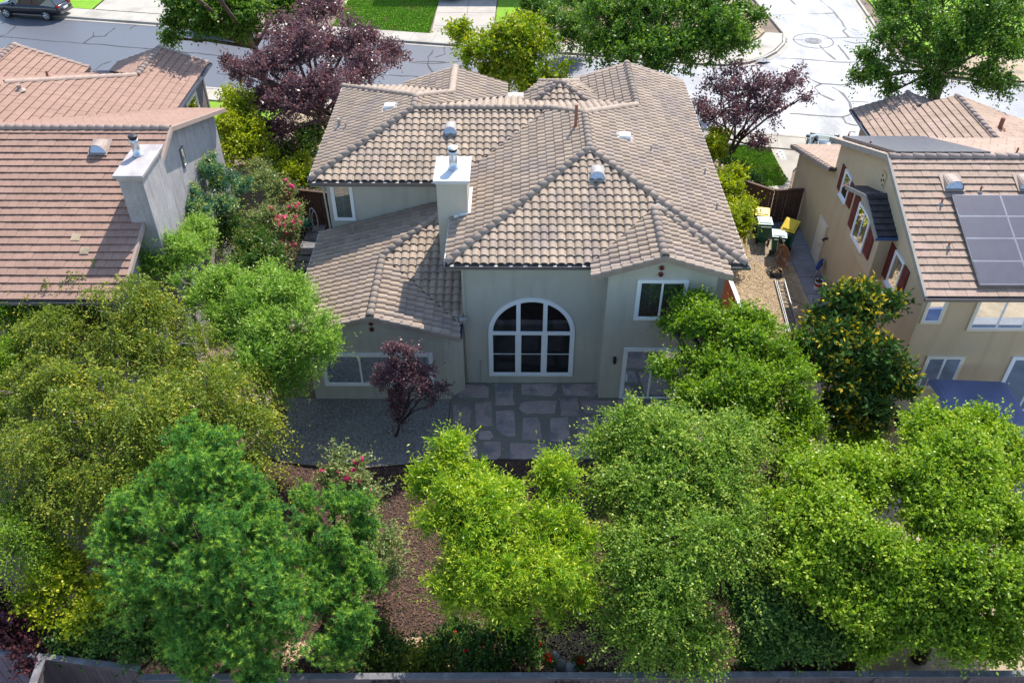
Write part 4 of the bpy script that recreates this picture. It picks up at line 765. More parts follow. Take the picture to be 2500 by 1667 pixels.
# solar panels
def solar(P0, d, zf, x0, y0, pw, ph, nc, nr, lift, label, group=None, sgn=1):
    e = empty('solar_array', (x0, y0, zf(x0, y0)), label, 'solar panel', group); e['category'] = 'solar panels'
    for c in range(nc):
        for r in range(nr):
            xa = x0+c*pw+.01; xb = x0+(c+1)*pw-.01; ya = y0+r*ph+.01; yb = y0+(r+1)*ph-.01
            MB().prism([(xa, ya), (xb, ya), (xb, yb), (xa, yb)], lambda x, y: zf(x, y)+lift-.035, lambda x, y: zf(x, y)+lift).build('panel_frame', M['solarf'], e)
            MB().prism([(xa+.012, ya+.012), (xb-.012, ya+.012), (xb-.012, yb-.012), (xa+.012, yb-.012)], lambda x, y: zf(x, y)+lift, lambda x, y: zf(x, y)+lift+.003).build('panel', M['solar'], e)
    MB().prism([(x0+.1, y0+.06), (x0+nc*pw-.1, y0+.06), (x0+nc*pw-.1, y0+.1), (x0+.1, y0+.1)], lambda x, y: zf(x, y)+.06, lambda x, y: zf(x, y)+lift-.04).build('rail', M['steel'], e)
    MB().prism([(x0-.01, y0-.02), (x0+.03, y0-.02), (x0+.03, y0+nr*ph), (x0-.01, y0+nr*ph)], lambda x, y: zf(x, y)+.07, lambda x, y: zf(x, y)+lift).build('side_skirt', M['gutter'], e)
    MB().prism([(x0-.01, y0-.03), (x0+nc*pw, y0-.03), (x0+nc*pw, y0), (x0-.01, y0)], lambda x, y: zf(x, y)+.07, lambda x, y: zf(x, y)+lift).build('front_skirt', M['gutter'], e)
    return e
ql = lambda x, y: zR(x, y)+.14
a0 = onp(2394, 695, ql); a1 = onp(2321, 476, ql); a2 = onp(2438, 475, ql)
solar(None, None, zR, (a0.x+a1.x)/2, a0.y, (a2.x-a1.x), (a1.y-a0.y)/4, 5, 4, .15, 'large array of dark solar panels on the near slope of the tan house')
q2 = lambda x, y: zR2(x, y)+.18
b0 = onp(2189, 370, q2); b1 = onp(2092, 332, q2); b2 = onp(2399, 366, q2)
solar(None, None, zR2, b0.x, b0.y, (b2.x-b0.x)/2, max(.8, (b1.y-b0.y)), 2, 1, .18, 'pair of solar panels seen edge-on just beyond the ridge of the tan house')
# house across the street (only its shadow reaches the driveway)
H4 = empty('house', (-1, 72, 0), 'house across the street, beyond the top edge, shading the driveway', 'house')
MB().box(-9, 6, 69.2, 80, 0, 4.2).build('wall', M['stuccoR'], H4)
b = MB(); b.add([(-9.3, 68.8, 4.2), (6.3, 68.8, 4.2), (6.3, 80.4, 4.2), (-9.3, 80.4, 4.2), (-5, 73, 6), (2, 73, 6)], [(0, 1, 5, 4), (1, 2, 5), (2, 3, 4, 5), (3, 0, 4), (3, 2, 1, 0)]); b.build('roof', M['capR'], H4)
# ------------------------------------------------------------------ fences
def fence(A, B, z, label, m='wooddk', name='fence', bw=.14, zb=0., capw=.14, railm=None, posts=2.4, face=1, lattice=False, trim=None):
    A = Vector((*A, 0)); B = Vector((*B, 0)); d = (B-A).normalized(); n = Vector((-d.y, d.x, 0)); L = (B-A).length
    e = empty(name, tuple(A.lerp(B, .5)), label, 'fence' if name != 'gate' else 'gate')
    mt = Matrix.Translation(A) @ Matrix(((d.x, n.x, 0, 0), (d.y, n.y, 0, 0), (0, 0, 1, 0), (0, 0, 0, 1)))
    c = int(L/bw); c = max(1, c); bw = L/c; shared = {}
    for i in range(c):
        k = i % 5
        if k not in shared:
            h = z-.03-.004*k; shared[k] = MB().box(.004, bw-.006, -.01, .01, zb, h).mesh('board', M[m])
        o = link('board', shared[k], e); o.matrix_parent_inverse = Matrix.Identity(4); o.matrix_basis = Matrix.Translation(-Vector(e.location)) @ mt @ Matrix.Translation((i*bw, random.uniform(-.004, .004), 0))
    MB().box(0, L, -capw/2, capw/2, z-.03, z+.012, mt).build('top_rail', M[railm or m], e)
    for s in (1,):
        MB().box(0, L, -.045, -.012, z-.14, z-.032, mt).build('rail', M[m], e); MB().box(0, L, .012, .05, zb+.25, zb+.34, mt).build('rail', M[m], e); MB().box(0, L, .012, .05, z-.2, z-.1, mt).build('rail', M[m], e)
    for i in range(int(L/posts)+1): x = min(i*posts, L-.1); MB().box(x, x+.09, .012, .1, zb, z-.035, mt).build('post', M[m], e)
    return e, mt
fence((8.62, 29.6), (8.95, 21.8), 1.8, 'reddish board fence with a pale top rail beside the right wall of the sage house', 'woodred', railm='chcap', capw=.16)
fence((9.84, 37.95), (10.65, 37.04), 1.8, 'short run of brown board fence by the front lawn, left of the bins')
fence((10.65, 37.04), (12.07, 35.95), 1.75, 'brown board fence directly behind the wheeled bins')
g, mt = fence((12.12, 35.9), (13.45, 36.0), 1.8, 'brown wooden side gate with a diagonal brace beside the tan wall', name='gate')
L_ = 1.33; MB().add([tuple(mt @ Vector(p)) for p in ((.05, -.03, .3), (.15, -.03, .25), (1.28, -.03, 1.5), (1.2, -.03, 1.58), (.05, -.015, .3), (.15, -.015, .25), (1.28, -.015, 1.5), (1.2, -.015, 1.58))], [(0, 1, 2, 3), (0, 4, 5, 1), (1, 5, 6, 2), (2, 6, 7, 3), (3, 7, 4, 0)]).build('brace', M['wooddk'], g)
fence((-10.6, 35.9), (-7.5, 35.3), 1.8, 'dark board fence closing the walkway left of the sage house')
fence((-12.3, 12.07), (-15.5, 12.3), 1.9, 'weathered purplish back fence in the lower left corner', 'woodpurple', railm='rail', capw=.16)
fence((-9.5, 11.72), (-12.25, 12.05), 1.88, 'mauve back fence under the dark shrubs at lower left', 'woodgrey', railm='rail', capw=.15)
fence((-12.08, 12.0), (-11.85, 9.6), 1.93, 'fence with a blue-grey cap running out of the bottom edge at lower left', 'woodgrey', railm='rail', capw=.2)
fb, mt = fence((14, 11.72), (-9.45, 11.50), 1.84, 'long mauve board fence along the bottom edge with scroll ornaments', 'woodgrey', railm='rail', capw=.17, bw=.145)
fence((8.8, 11.9), (8.75, 17.5), 1.8, 'dark side fence between the two back gardens at right', 'wooddk')
def scroll(x, s=1.):
    b = MB()
    for sx in (-1, 1):
        for (cx, cz, r0, tn) in ((.12, .08, .07, 1.4), (.28, .05, .05, 1.4)):
            b.tube([(x+sx*(cx+math.cos(a)*r0*(1-a/9)), 11.47, 1.68+cz+math.sin(a)*r0*(1-a/9)) for a in np.linspace(0, tn*2*math.pi, 16)], .010, 5)
        b.tube([(x, 11.47, 1.74), (x+sx*.18, 11.47, 1.70), (x+sx*.38, 11.47, 1.69)], .011, 5)
    b.box(x-.36, x+.36, 11.45, 11.48, 1.58, 1.62); o = b.build('iron_scroll', M['iron']); return o
for u, lb in ((940, 'black iron scroll ornament on the bottom fence, leftmost'), (1385, 'black iron scroll ornament on the bottom fence, below the lime green tree'), (2043, 'black iron scroll ornament on the bottom fence, rightmost')):
    setp(scroll(at(u, 1660, 1.8).x), lb, 'ornament', 'iron scrolls on the back fence')
# ------------------------------------------------------------------ bins, barrow, ladder, odds and ends
def wheelie_bin(x, y, rz, lidm, op, label, h=1.02):
    e = empty('wheelie_bin', (x, y, .02), label, 'wheelie bin', 'wheeled bins in the side yard', rz)
    def ring(w, d, z): return [(-w, -d, z), (w, -d, z), (w, d, z), (-w, d, z)]
    b = MB(); lv = [(.20, .22, .06), (.24, .26, .55), (.29, .31, h-.06), (.31, .34, h-.05), (.31, .34, h)]
    for l in lv: b.v += ring(*l)
    b.f = [(3, 2, 1, 0)]+[(4*i+j, 4*i+(j+1) % 4, 4*i+4+(j+1) % 4, 4*i+4+j) for i in range(len(lv)-1) for j in range(4)]
    for s in (-.12, .12): b.box(s-.03, s+.03, -.31, -.25, .5, h-.1)
    bevel(b.build('body', M['bingreen'], e, world=False), .03)
    mt = Matrix.Translation((0, .34, h+.02)) @ Matrix.Rotation(op, 4, 'X')
    l = MB(); l.box(-.33, .33, -.72, .0, 0, .035, mt); l.box(-.26, .26, -.62, -.1, .035, .07, mt); bevel(l.build('lid', M[lidm], e, world=False), .02)
    MB().tube([(-.24, .42, h-.04), (.24, .42, h-.04)], .018, 6).build('handle', M['bingreen'], e, world=False)
    for s in (-.27, .27): MB().tube([(s-.03, .26, .13), (s+.03, .26, .13)], .135, 16).build('wheel', M['rubber'], e, world=False)
    return e
def text(s, mt, size, m, par, name='lettering'):
    c = bpy.data.curves.new('t', 'FONT'); c.body = s; c.size = size; c.extrude = .002; o = bpy.data.objects.new('t', c); col.objects.link(o)
    me = bpy.data.meshes.new_from_object(o); bpy.data.objects.remove(o); me.materials.clear(); me.materials.append(m); me.transform(mt); return link(name, me, par, False)
wheelie_bin(11.45, 35.1, 2.9, 'yellow', -.05, 'green wheeled bin with yellow lid, nearest the fence and shrub')
wheelie_bin(11.42, 34.35, 3.05, 'lidgrey', .02, 'green wheeled bin with pale green lid at left of the group')
e = wheelie_bin(11.85, 33.35, 2.95, 'lidgrey', .03, 'green wheeled bin with grey lid and a number, behind the wheelbarrow', .98)
text('15', Matrix.Translation((.05, .285, .62)) @ Matrix.Rotation(math.pi, 4, 'Z') @ Matrix.Rotation(math.pi/2, 4, 'X'), .15, M['white'], e)
text('15', Matrix.Translation((-.08, -.30, .62)) @ Matrix.Rotation(math.pi/2, 4, 'X'), .15, M['white'], e)
wheelie_bin(12.4, 33.75, 2.55, 'yellow', -.45, 'green wheeled bin with its yellow lid half open, nearest the tan wall')
# wheelbarrow standing on its nose against the bins
wb = empty('wheelbarrow', (11.75, 32.35, 0), 'rusty brown wheelbarrow tray stood upright in front of the green bins', 'wheelbarrow')
b = MB(); K = 20; prof = [(0, .0), (.16, .0), (.27, .10), (.33, .22), (.345, .22)]
tm = Matrix.Translation((11.75, 32.2, .58)) @ Matrix.Rotation(-.12, 4, 'Y') @ Matrix.Rotation(1.15, 4, 'X')
for r, z in prof: b.v += [tuple(tm @ Vector((math.cos(2*math.pi*j/K)*r*.95, math.sin(2*math.pi*j/K)*r*1.55*(1+.08*math.sin(2*math.pi*j/K)), z))) for j in range(K)]
b.f = [(i*K+j, i*K+(j+1) % K, (i+1)*K+(j+1) % K, (i+1)*K+j) for i in range(len(prof)-1) for j in range(K)]
o = b.build('tray', M['barrow'], wb, True); so = o.modifiers.new('s', 'SOLIDIFY'); so.thickness = .012
for s in (-1, 1): MB().tube([tuple(tm @ Vector((s*.28, -.75, -.08))), tuple(tm @ Vector((s*.12, .65, -.06)))], .02, 6).build('handle', M['wood'], wb); MB().tube([tuple(tm @ Vector((s*.2, .1, -.02))), tuple(tm @ Vector((s*.24, .1, -.3)))], .014, 5).build('leg', M['black'], wb)
wp = tm @ Vector((0, .72, -.12)); MB().tube([tuple(wp+Vector((-.04, 0, 0))), tuple(wp+Vector((.04, 0, 0)))], .16, 16).build('wheel', M['rubber'], wb)
b = MB(); c0 = at(1892, 668)
for k in range(7):
    r = random.uniform(.16, .34); cx, cy = c0.x+random.uniform(-.06, .06), c0.y+random.uniform(-.1, .1)
    b.tube([(cx+math.cos(a)*r, cy+math.sin(a)*r*1.3, .03+.03*k*.4+.02*math.sin(3*a)) for a in np.linspace(0, 5.6, 18)], .016, 5)
b.tube([(c0.x+.1, c0.y-.3, .02), tuple(at(1900, 705, .02)), tuple(at(1925, 728, .02)), tuple(at(1975, 750, .02))], .014, 5)
setp(b.build('black_hose', M['rubber']), 'tangle of black hose on the dirt below the wheelbarrow', 'hose')
# ladder lying on the ground
def ladder():
    A = Vector((11.33, 31.15, .09)); B = Vector((10.98, 26.2, .09)); d = (B-A).normalized(); n = Vector((-d.y, d.x, 0)); L = (B-A).length
    e = empty('extension_ladder', tuple(A), 'aluminium extension ladder lying on the dirt between the two right houses', 'ladder')
    mt = Matrix.Translation(A) @ Matrix(((d.x, n.x, 0, 0), (d.y, n.y, 0, 0), (0, 0, 1, 0), (0, 0, 0, 1)))
    for y, z in ((-.02, 0), (.40, 0), (.02, .06), (.36, .06)): MB().box((.25 if z else 0), L, y-.014, y+.014, z-.04, z+.04, mt).build('side_rail', M['alu'], e)
    for i in range(int(L/.3)):
        x = .2+i*.3; MB().tube([tuple(mt @ Vector((x, -.01, 0))), tuple(mt @ Vector((x, .39, 0)))], .016, 6).build('rung', M['alu'], e)
        MB().tube([tuple(mt @ Vector((x+.14, .02, .06))), tuple(mt @ Vector((x+.14, .36, .06)))], .014, 6).build('rung', M['alu'], e)
ladder()
# bucket with rags, blue bag
e = empty('bucket', (13.02, 30.55, .04), 'white paint bucket with a red label filled with dark rags by the tan wall', 'bucket')
b = MB(); b.tube([(0, 0, 0), (0, 0, .42), (0, 0, .44)], [.15, .175, .19], 20, cap=False); b.build('body', M['white'], e, True, world=False)
MB().tube([(0, 0, .20), (0, 0, .32)], [.166, .172], 20, cap=False).build('label_band', M['red'], e, world=False)
b = MB()
for k in range(9): a = random.uniform(0, 6.28); r = random.uniform(0, .1); b.tube([(math.cos(a)*r, math.sin(a)*r, .36), (math.cos(a)*r*1.4, math.sin(a)*r*1.4, .5+random.uniform(-.03, .08))], [.06, .02], 6)
b.build('rags', M['barkp'], e, world=False)
b = MB()
for k in range(6): b.tube([(13.2+random.uniform(-.12, .1), 30.2+random.uniform(-.15, .15), .03), (13.2+random.uniform(-.15, .1), 30.2+random.uniform(-.15, .15), .22)], [.09, .05], 7)
setp(b.build('tool_bag', M['black']), 'small black tool bag on the path beside the paint bucket', 'bag')
b = MB(); b.box(-.05, .05, -.2, .2, 0, .02)
e = empty('folding_chair', (13.12, 31.55, .04), 'folded bright blue camp chair leaning on the tan wall beside the door', 'chair')
for k in range(4): MB().tube([(-.05+.03*k, -.2+.12*k, 0), (.22+.02*k, -.1+.06*k, .85)], .012, 5).build('leg', M['steel'], e, world=False)
b = MB(); b.add([(.05, -.2, .35), (.12, .2, .32), (.25, .15, .82), (.16, -.14, .88), (.0, -.1, .55)], [(0, 1, 2, 3), (0, 3, 4)]); b.tube([(.08, 0, .3), (.16, .03, .55), (.2, 0, .85)], [.07, .13, .05], 8); b.build('seat', M['blue'], e, world=False)
# hose reel and hoop left of the main house
e = empty('hose_reel', (-10.0, 35.1, 0), 'coil of bright teal garden hose beside the left fence of the sage house', 'hose reel')
b = MB()
for k in range(6): b.tube([(-.0+.05*k, math.cos(a)*(.26-.01*k), .42+math.sin(a)*(.26-.01*k)) for a in np.linspace(0, 6.28, 17)], .03, 6, cap=False)
b.build('hose', M['teal'], e, world=False); MB().tube([(-.06, 0, .42), (.34, 0, .42)], .12, 10).build('drum', M['teal'], e, world=False); b = MB()
for x in (-.08, .34): b.box(x-.01, x+.01, -.2, .2, 0, .05); b.box(x-.01, x+.01, -.03, .03, .05, .45)
b.build('frame', M['black'], e, world=False)
b = MB(); b.tube([(-9.5+math.cos(a)*.16, 35.25-.25*math.sin(a)*.4, .62+math.sin(a)*.58) for a in np.linspace(0, 6.28, 24)], .022, 6, cap=False)
b.tube([(-9.42+math.cos(a)*.13, 35.15, .55+math.sin(a)*.5) for a in np.linspace(0, 6.28, 24)], .018, 6, cap=False)
setp(b.build('hoop_frame', M['white']), 'white oval wire hoop leaning against the dark fence at left', 'garden hoop')
# ------------------------------------------------------------------ neighbour's patio at right
def lattice(A, B, z0, z1, name, label):
    A = Vector((*A, 0)); B = Vector((*B, 0)); d = (B-A).normalized(); n = Vector((-d.y, d.x, 0)); L = (B-A).length; H = z1-z0
    mt = Matrix.Translation(A+Vector((0, 0, z0))) @ Matrix(((d.x, n.x, 0, 0), (d.y, n.y, 0, 0), (0, 0, 1, 0), (0, 0, 0, 1)))
    e = empty(name, tuple(A), label, 'lattice screen'); f = MB()
    f.box(0, L, -.02, .02, 0, .05, mt); f.box(0, L, -.02, .02, H-.05, H, mt); f.box(0, .05, -.02, .02, .05, H-.05, mt); f.box(L-.05, L, -.02, .02, .05, H-.05, mt); f.build('frame', M['tan'], e)
    s = MB(); st = .11
    for k in range(int((L+H)/st)):
        a = k*st
        p = [(min(a, L), max(0, a-L)), (max(0, a-H), min(a, H))]
        for q, y in ((p, .006), ([(L-x, z) for x, z in p], -.006)):
            (x0, w0), (x1, w1) = q; v = Vector((x1-x0, 0, w1-w0)); 
            if v.length < .05: continue
            m = Vector((-v.z, 0, v.x)).normalized()*.018; s.add([tuple(mt @ (Vector((x0, y, w0))+m)), tuple(mt @ (Vector((x0, y, w0))-m)), tuple(mt @ (Vector((x1, y, w1))-m)), tuple(mt @ (Vector((x1, y, w1))+m))], [(0, 1, 2, 3)])
    s.build('slats', M['tan'], e); return e
la = at(2167, 960, 1.0); lb = at(2190, 1005, 1.0)
lattice((la.x, la.y), (12.95, 21.1), .05, 1.1, 'lattice_screen', 'tan lattice screen facing the stones, at the foot of the magnolia')
lattice((12.95, 21.1), (14.2, 21.15), .05, 1.1, 'lattice_screen', 'tan lattice screen facing the camera, at the corner by the concrete')
b = MB(); b.tube([(13.55, 21.8, .03), (13.55, 21.8, .7), (13.55, 21.8, .95), (13.55, 21.8, 1.0)], [.3, .36, .34, .1], 20); b.tube([(13.2, 21.7, .8), (13.0, 21.75, .82)], .04)
setp(b.build('covered_barbecue', M['black'], None, True), 'round black kettle barbecue behind the tan lattice', 'barbecue')
# blue canopy
e = empty('canopy_swing', (15.5, 21.5, 0), 'beige framed patio canopy with a creased blue tarpaulin roof below the tan wall', 'canopy')
C4 = [at(2266, 925, 2.3), at(2464, 933, 2.35), at(2530, 1085, 2.05), at(2330, 1075, 1.95)]
b = MB(); NX, NY = 16, 12
for j in range(NY+1):
    for i in range(NX+1):
        s, t = i/NX, j/NY; p = C4[0].lerp(C4[1], s).lerp(C4[3].lerp(C4[2], s), t)
        p.z += .18*math.sin(math.pi*t)*(1-.3*abs(math.sin(2*math.pi*s)))+.05*math.sin(9*s+4*t)*math.sin(5*t)-.10*max(0, 1-min(s, 1-s)*12); b.v.append(tuple(p))
b.f = [(j*(NX+1)+i, j*(NX+1)+i+1, (j+1)*(NX+1)+i+1, (j+1)*(NX+1)+i) for j in range(NY) for i in range(NX)]
o = b.build('tarpaulin', M['tarp'], e); o.modifiers.new('s', 'SOLIDIFY').thickness = .01
for p in (C4[0], C4[1], C4[2], C4[3]): MB().tube([(p.x, p.y, p.z-.02), (p.x, p.y, .02)], .025, 8).build('pole', M['cream'], e)
for k in (.12, .24): p = C4[0]; MB().tube([(p.x+k, p.y-.02, p.z-.1), (p.x+k-.5, p.y-.3, .4)], .015, 6).build('side_bar', M['cream'], e)
def garden_chair(x, y, rz, label):
    e = empty('garden_chair', (x, y, .03), label, 'chair', 'white garden chairs', rz)
    for a, c in ((-.22, -.22), (.22, -.22), (-.22, .22), (.22, .22)): MB().tube([(a, c, 0), (a*.9, c*.9, .42)], .018, 6).build('leg', M['white'], e, world=False)
    b = MB()
    for k in range(5): b.box(-.22, .22, -.22+k*.09, -.15+k*.09, .42, .44)
    b.build('seat', M['white'], e, world=False); b = MB()
    for k in range(5): b.tube([(-.2+.1*k, .22, .44), (-.2+.1*k, .30, .85)], .012, 5)
    b.tube([(-.22, .31, .86), (.22, .31, .86)], .02, 6); b.build('backrest', M['white'], e, world=False)
    for s in (-.24, .24): MB().tube([(s, .26, .62), (s, -.2, .62), (s, -.22, .42)], .015, 6).build('armrest', M['white'], e, world=False)
p = at(2105, 925, .5); garden_chair(p.x, p.y, .6, 'white garden chair glimpsed through the magnolia leaves, farther one'); p = at(2135, 950, .4); garden_chair(p.x, p.y, -.8, 'white garden chair glimpsed through the magnolia leaves, nearer one')
b = MB(); b.tube([(0, 0, 0), (0, 0, .2), (0, 0, .22)], [.12, .16, .12], 12); p = at(2158, 1002, .1); b.v = [(x+p.x, y+p.y, z+.03) for x, y, z in b.v]
setp(b.build('watering_pot', M['teal']), 'small teal pot at the foot of the tan lattice', 'pot')
# ------------------------------------------------------------------ cars
def car(loc, rz, L, paint, label, kind='suv', H=1.68, W=1.85):
    e = empty('parked_car', loc, label, 'car', None, rz)
    if kind == 'suv': st = [(-.5, .50, .72, .80), (-.485, .32, .95, .86), (-.44, .28, 1.05, .92), (-.30, .27, 1.05, .97), (0, .26, 1.02, 1), (.22, .26, 1.0, .99), (.40, .28, .93, .93), (.475, .33, .78, .84), (.5, .42, .60, .76)]; cab = [(-.47, 1.05, .72), (-.40, 1.60, .70), (-.2, H, .70), (.02, H-.01, .70), (.12, 1.58, .68), (.27, 1.03, .76)]
    else: st = [(-.5, .45, .70, .80), (-.48, .30, .90, .86), (-.42, .25, .96, .92), (-.28, .24, .96, .97), (0, .22, .93, 1), (.22, .23, .92, .99), (.40, .25, .84, .93), (.475, .3, .70, .84), (.5, .4, .55, .76)]; cab = [(-.42, .96, .74), (-.27, 1.34, .66), (-.1, H-.02, .66), (.05, H-.04, .66), (.24, .94, .76)]
    b = MB(); n = 10; hw = W/2
    for x, z0, z1, k in st:
        h = hw*k; q = [(-h*.8, z0), (-h*.97, z0+.12), (-h, z0+(z1-z0)*.45), (-h*.97, z1-.10), (-h*.84, z1)]
        q = q+[(-a, c) for a, c in q[::-1]]; b.v += [(x*L, a, c) for a, c in q]
    b.f = [(i*n+j, (i+1)*n+j, (i+1)*n+(j+1) % n, i*n+(j+1) % n) for i in range(len(st)-1) for j in range(n)]+[tuple(range(n)), tuple(range(len(st)*n-1, (len(st)-1)*n-1, -1))]
    o = b.build('body', M[paint], e, True, world=False); o.modifiers.new('s', 'SUBSURF').levels = 1
    o.modifiers['s'].render_levels = 1
    g = MB()
    for x, z, k in cab: g.v += [(x*L, -hw*k*(1.12 if z < 1.1 else 1), z-.03), (x*L, hw*k*(1.12 if z < 1.1 else 1), z-.03)]
    nb = len(cab)
    for x, z, k in cab: g.v += [(x*L, -hw*.86, .9), (x*L, hw*.86, .9)]
    g.f = [(2*i, 2*i+1, 2*i+3, 2*i+2) for i in range(nb-1)]+[(2*i, 2*i+2, 2*nb+2*i+2, 2*nb+2*i) for i in range(nb-1)]+[(2*i+1, 2*nb+2*i+1, 2*nb+2*i+3, 2*i+3) for i in range(nb-1)]
    g.build('windows', M['carglass'], e, world=False)
    r = MB(); rf = cab[1:-1]
    for x, z, k in rf: r.v += [(x*L, -hw*k, z-.04), (x*L, -hw*k*.9, z), (x*L, hw*k*.9, z), (x*L, hw*k, z-.04)]
    r.f = [(4*i+j, 4*i+j+1, 4*i+5+j, 4*i+4+j) for i in range(len(rf)-1) for j in range(3)]; ro = r.build('roof', M[paint], e, True, world=False); ro.modifiers.new('s', 'SOLIDIFY').thickness = -.03
    for s in (-1, 1):
        for i, j in ((0, 1), (nb-1, nb-2)):
            a, c = cab[i], cab[j]; MB().tube([(a[0]*L, s*hw*a[2]*1.1, a[1]-.04), (c[0]*L, s*hw*c[2]*1.005, c[1]-.03)], .03, 5).build('pillar', M[paint], e, world=False)
        for x in (-.12, .06): MB().tube([(x*L, s*hw*.84, 1.0), ((x)*L, s*hw*.72, H-.07)], .022, 5).build('pillar', M['black'], e, world=False)
        for x in (-.30, .31):
            wl = MB().tube([(x*L, s*(hw-.20), .34), (x*L, s*(hw-.01), .34)], .345, 22).build('wheel', M['rubber'], e, world=False)
            k = MB(); k.tube([(x*L, s*(hw-.03), .34), (x*L, s*(hw+.004), .34)], [.20, .06], 10)
            for q in range(5):
                a = q*2*math.pi/5; c_, s_ = math.cos(a), math.sin(a); k.tube([(x*L, s*(hw+.002), .34), (x*L+c_*.22, s*(hw-.0), .34+s_*.22)], [.035, .05], 5)
            k.tube([(x*L+math.cos(t)*.225, s*(hw-.005), .34+math.sin(t)*.225) for t in np.linspace(0, 6.283, 20)], .016, 5, cap=False); k.build('rim', M['rim'], wl, world=False)
            MB().tube([(x*L, s*(hw-.24), .36), (x*L, s*(hw-.03), .36)], .385, 22).build('wheel_arch', M['black'], e, world=False)
        bx = MB(); bx.box(-.492*L, -.46*L, min(s*.55, s*.80), max(s*.55, s*.80), .82, .98); bevel(bx.build('tail_light', M['carred'], e, world=False), .02)
        bx = MB(); bx.box(.44*L, .483*L, min(s*.50, s*.76), max(s*.50, s*.76), .62, .76); bevel(bx.build('headlight', M['alu'], e, world=False), .02)
        MB().box(.20*L, .23*L, s*hw*.98 if s > 0 else s*(hw+.16), s*(hw+.16) if s > 0 else s*hw*.98, .98, 1.1).build('door_mirror', M[paint], e, world=False)
        MB().box(-.22*L, .22*L, s*hw*.99-.02, s*hw*.99+.02, .30, .34).build('sill_trim', M['alu'], e, world=False)
        for x in (-.1, .1): MB().box(x*L-.1, x*L+.1, s*hw*.985-.02, s*hw*.985+.02, .80, .83).build('door_handle', M['alu'], e, world=False)
    MB().box(-.512*L, -.49*L, -.7, .7, .42, .55).build('bumper', M['gutter'], e, world=False); MB().box(-.506*L, -.494*L, -.25, .25, .66, .78).build('number_plate', M['white'], e, world=False)
    return e
ang = math.atan(SL)
a = at(22, 43); c = at(121, 52); car(((a.x+c.x)/2+.1, (a.y+c.y)/2+.95, 0), math.pi+ang, 5.2, 'carblack', 'black SUV parked along the far kerb in the upper left corner', 'suv', 1.85, 2.0)
p = at(560, 62, .5); car((p.x-.6, p.y+.2, 0), math.pi+ang, 4.7, 'carsilver', 'silver car half hidden under the tree at upper left', 'sedan', 1.45)
p = at(1097, 12); car((p.x, p.y+2.5, .1), math.pi/2+.03, 4.7, 'carblue', 'dark blue car on the driveway across the street', 'sedan', 1.45)
p = at(2035, 345); car((16.25, 41.6, .08), 1.35, 4.5, 'carteal', 'dark slate car just beyond the roof of the tan house', 'sedan', 1.5)
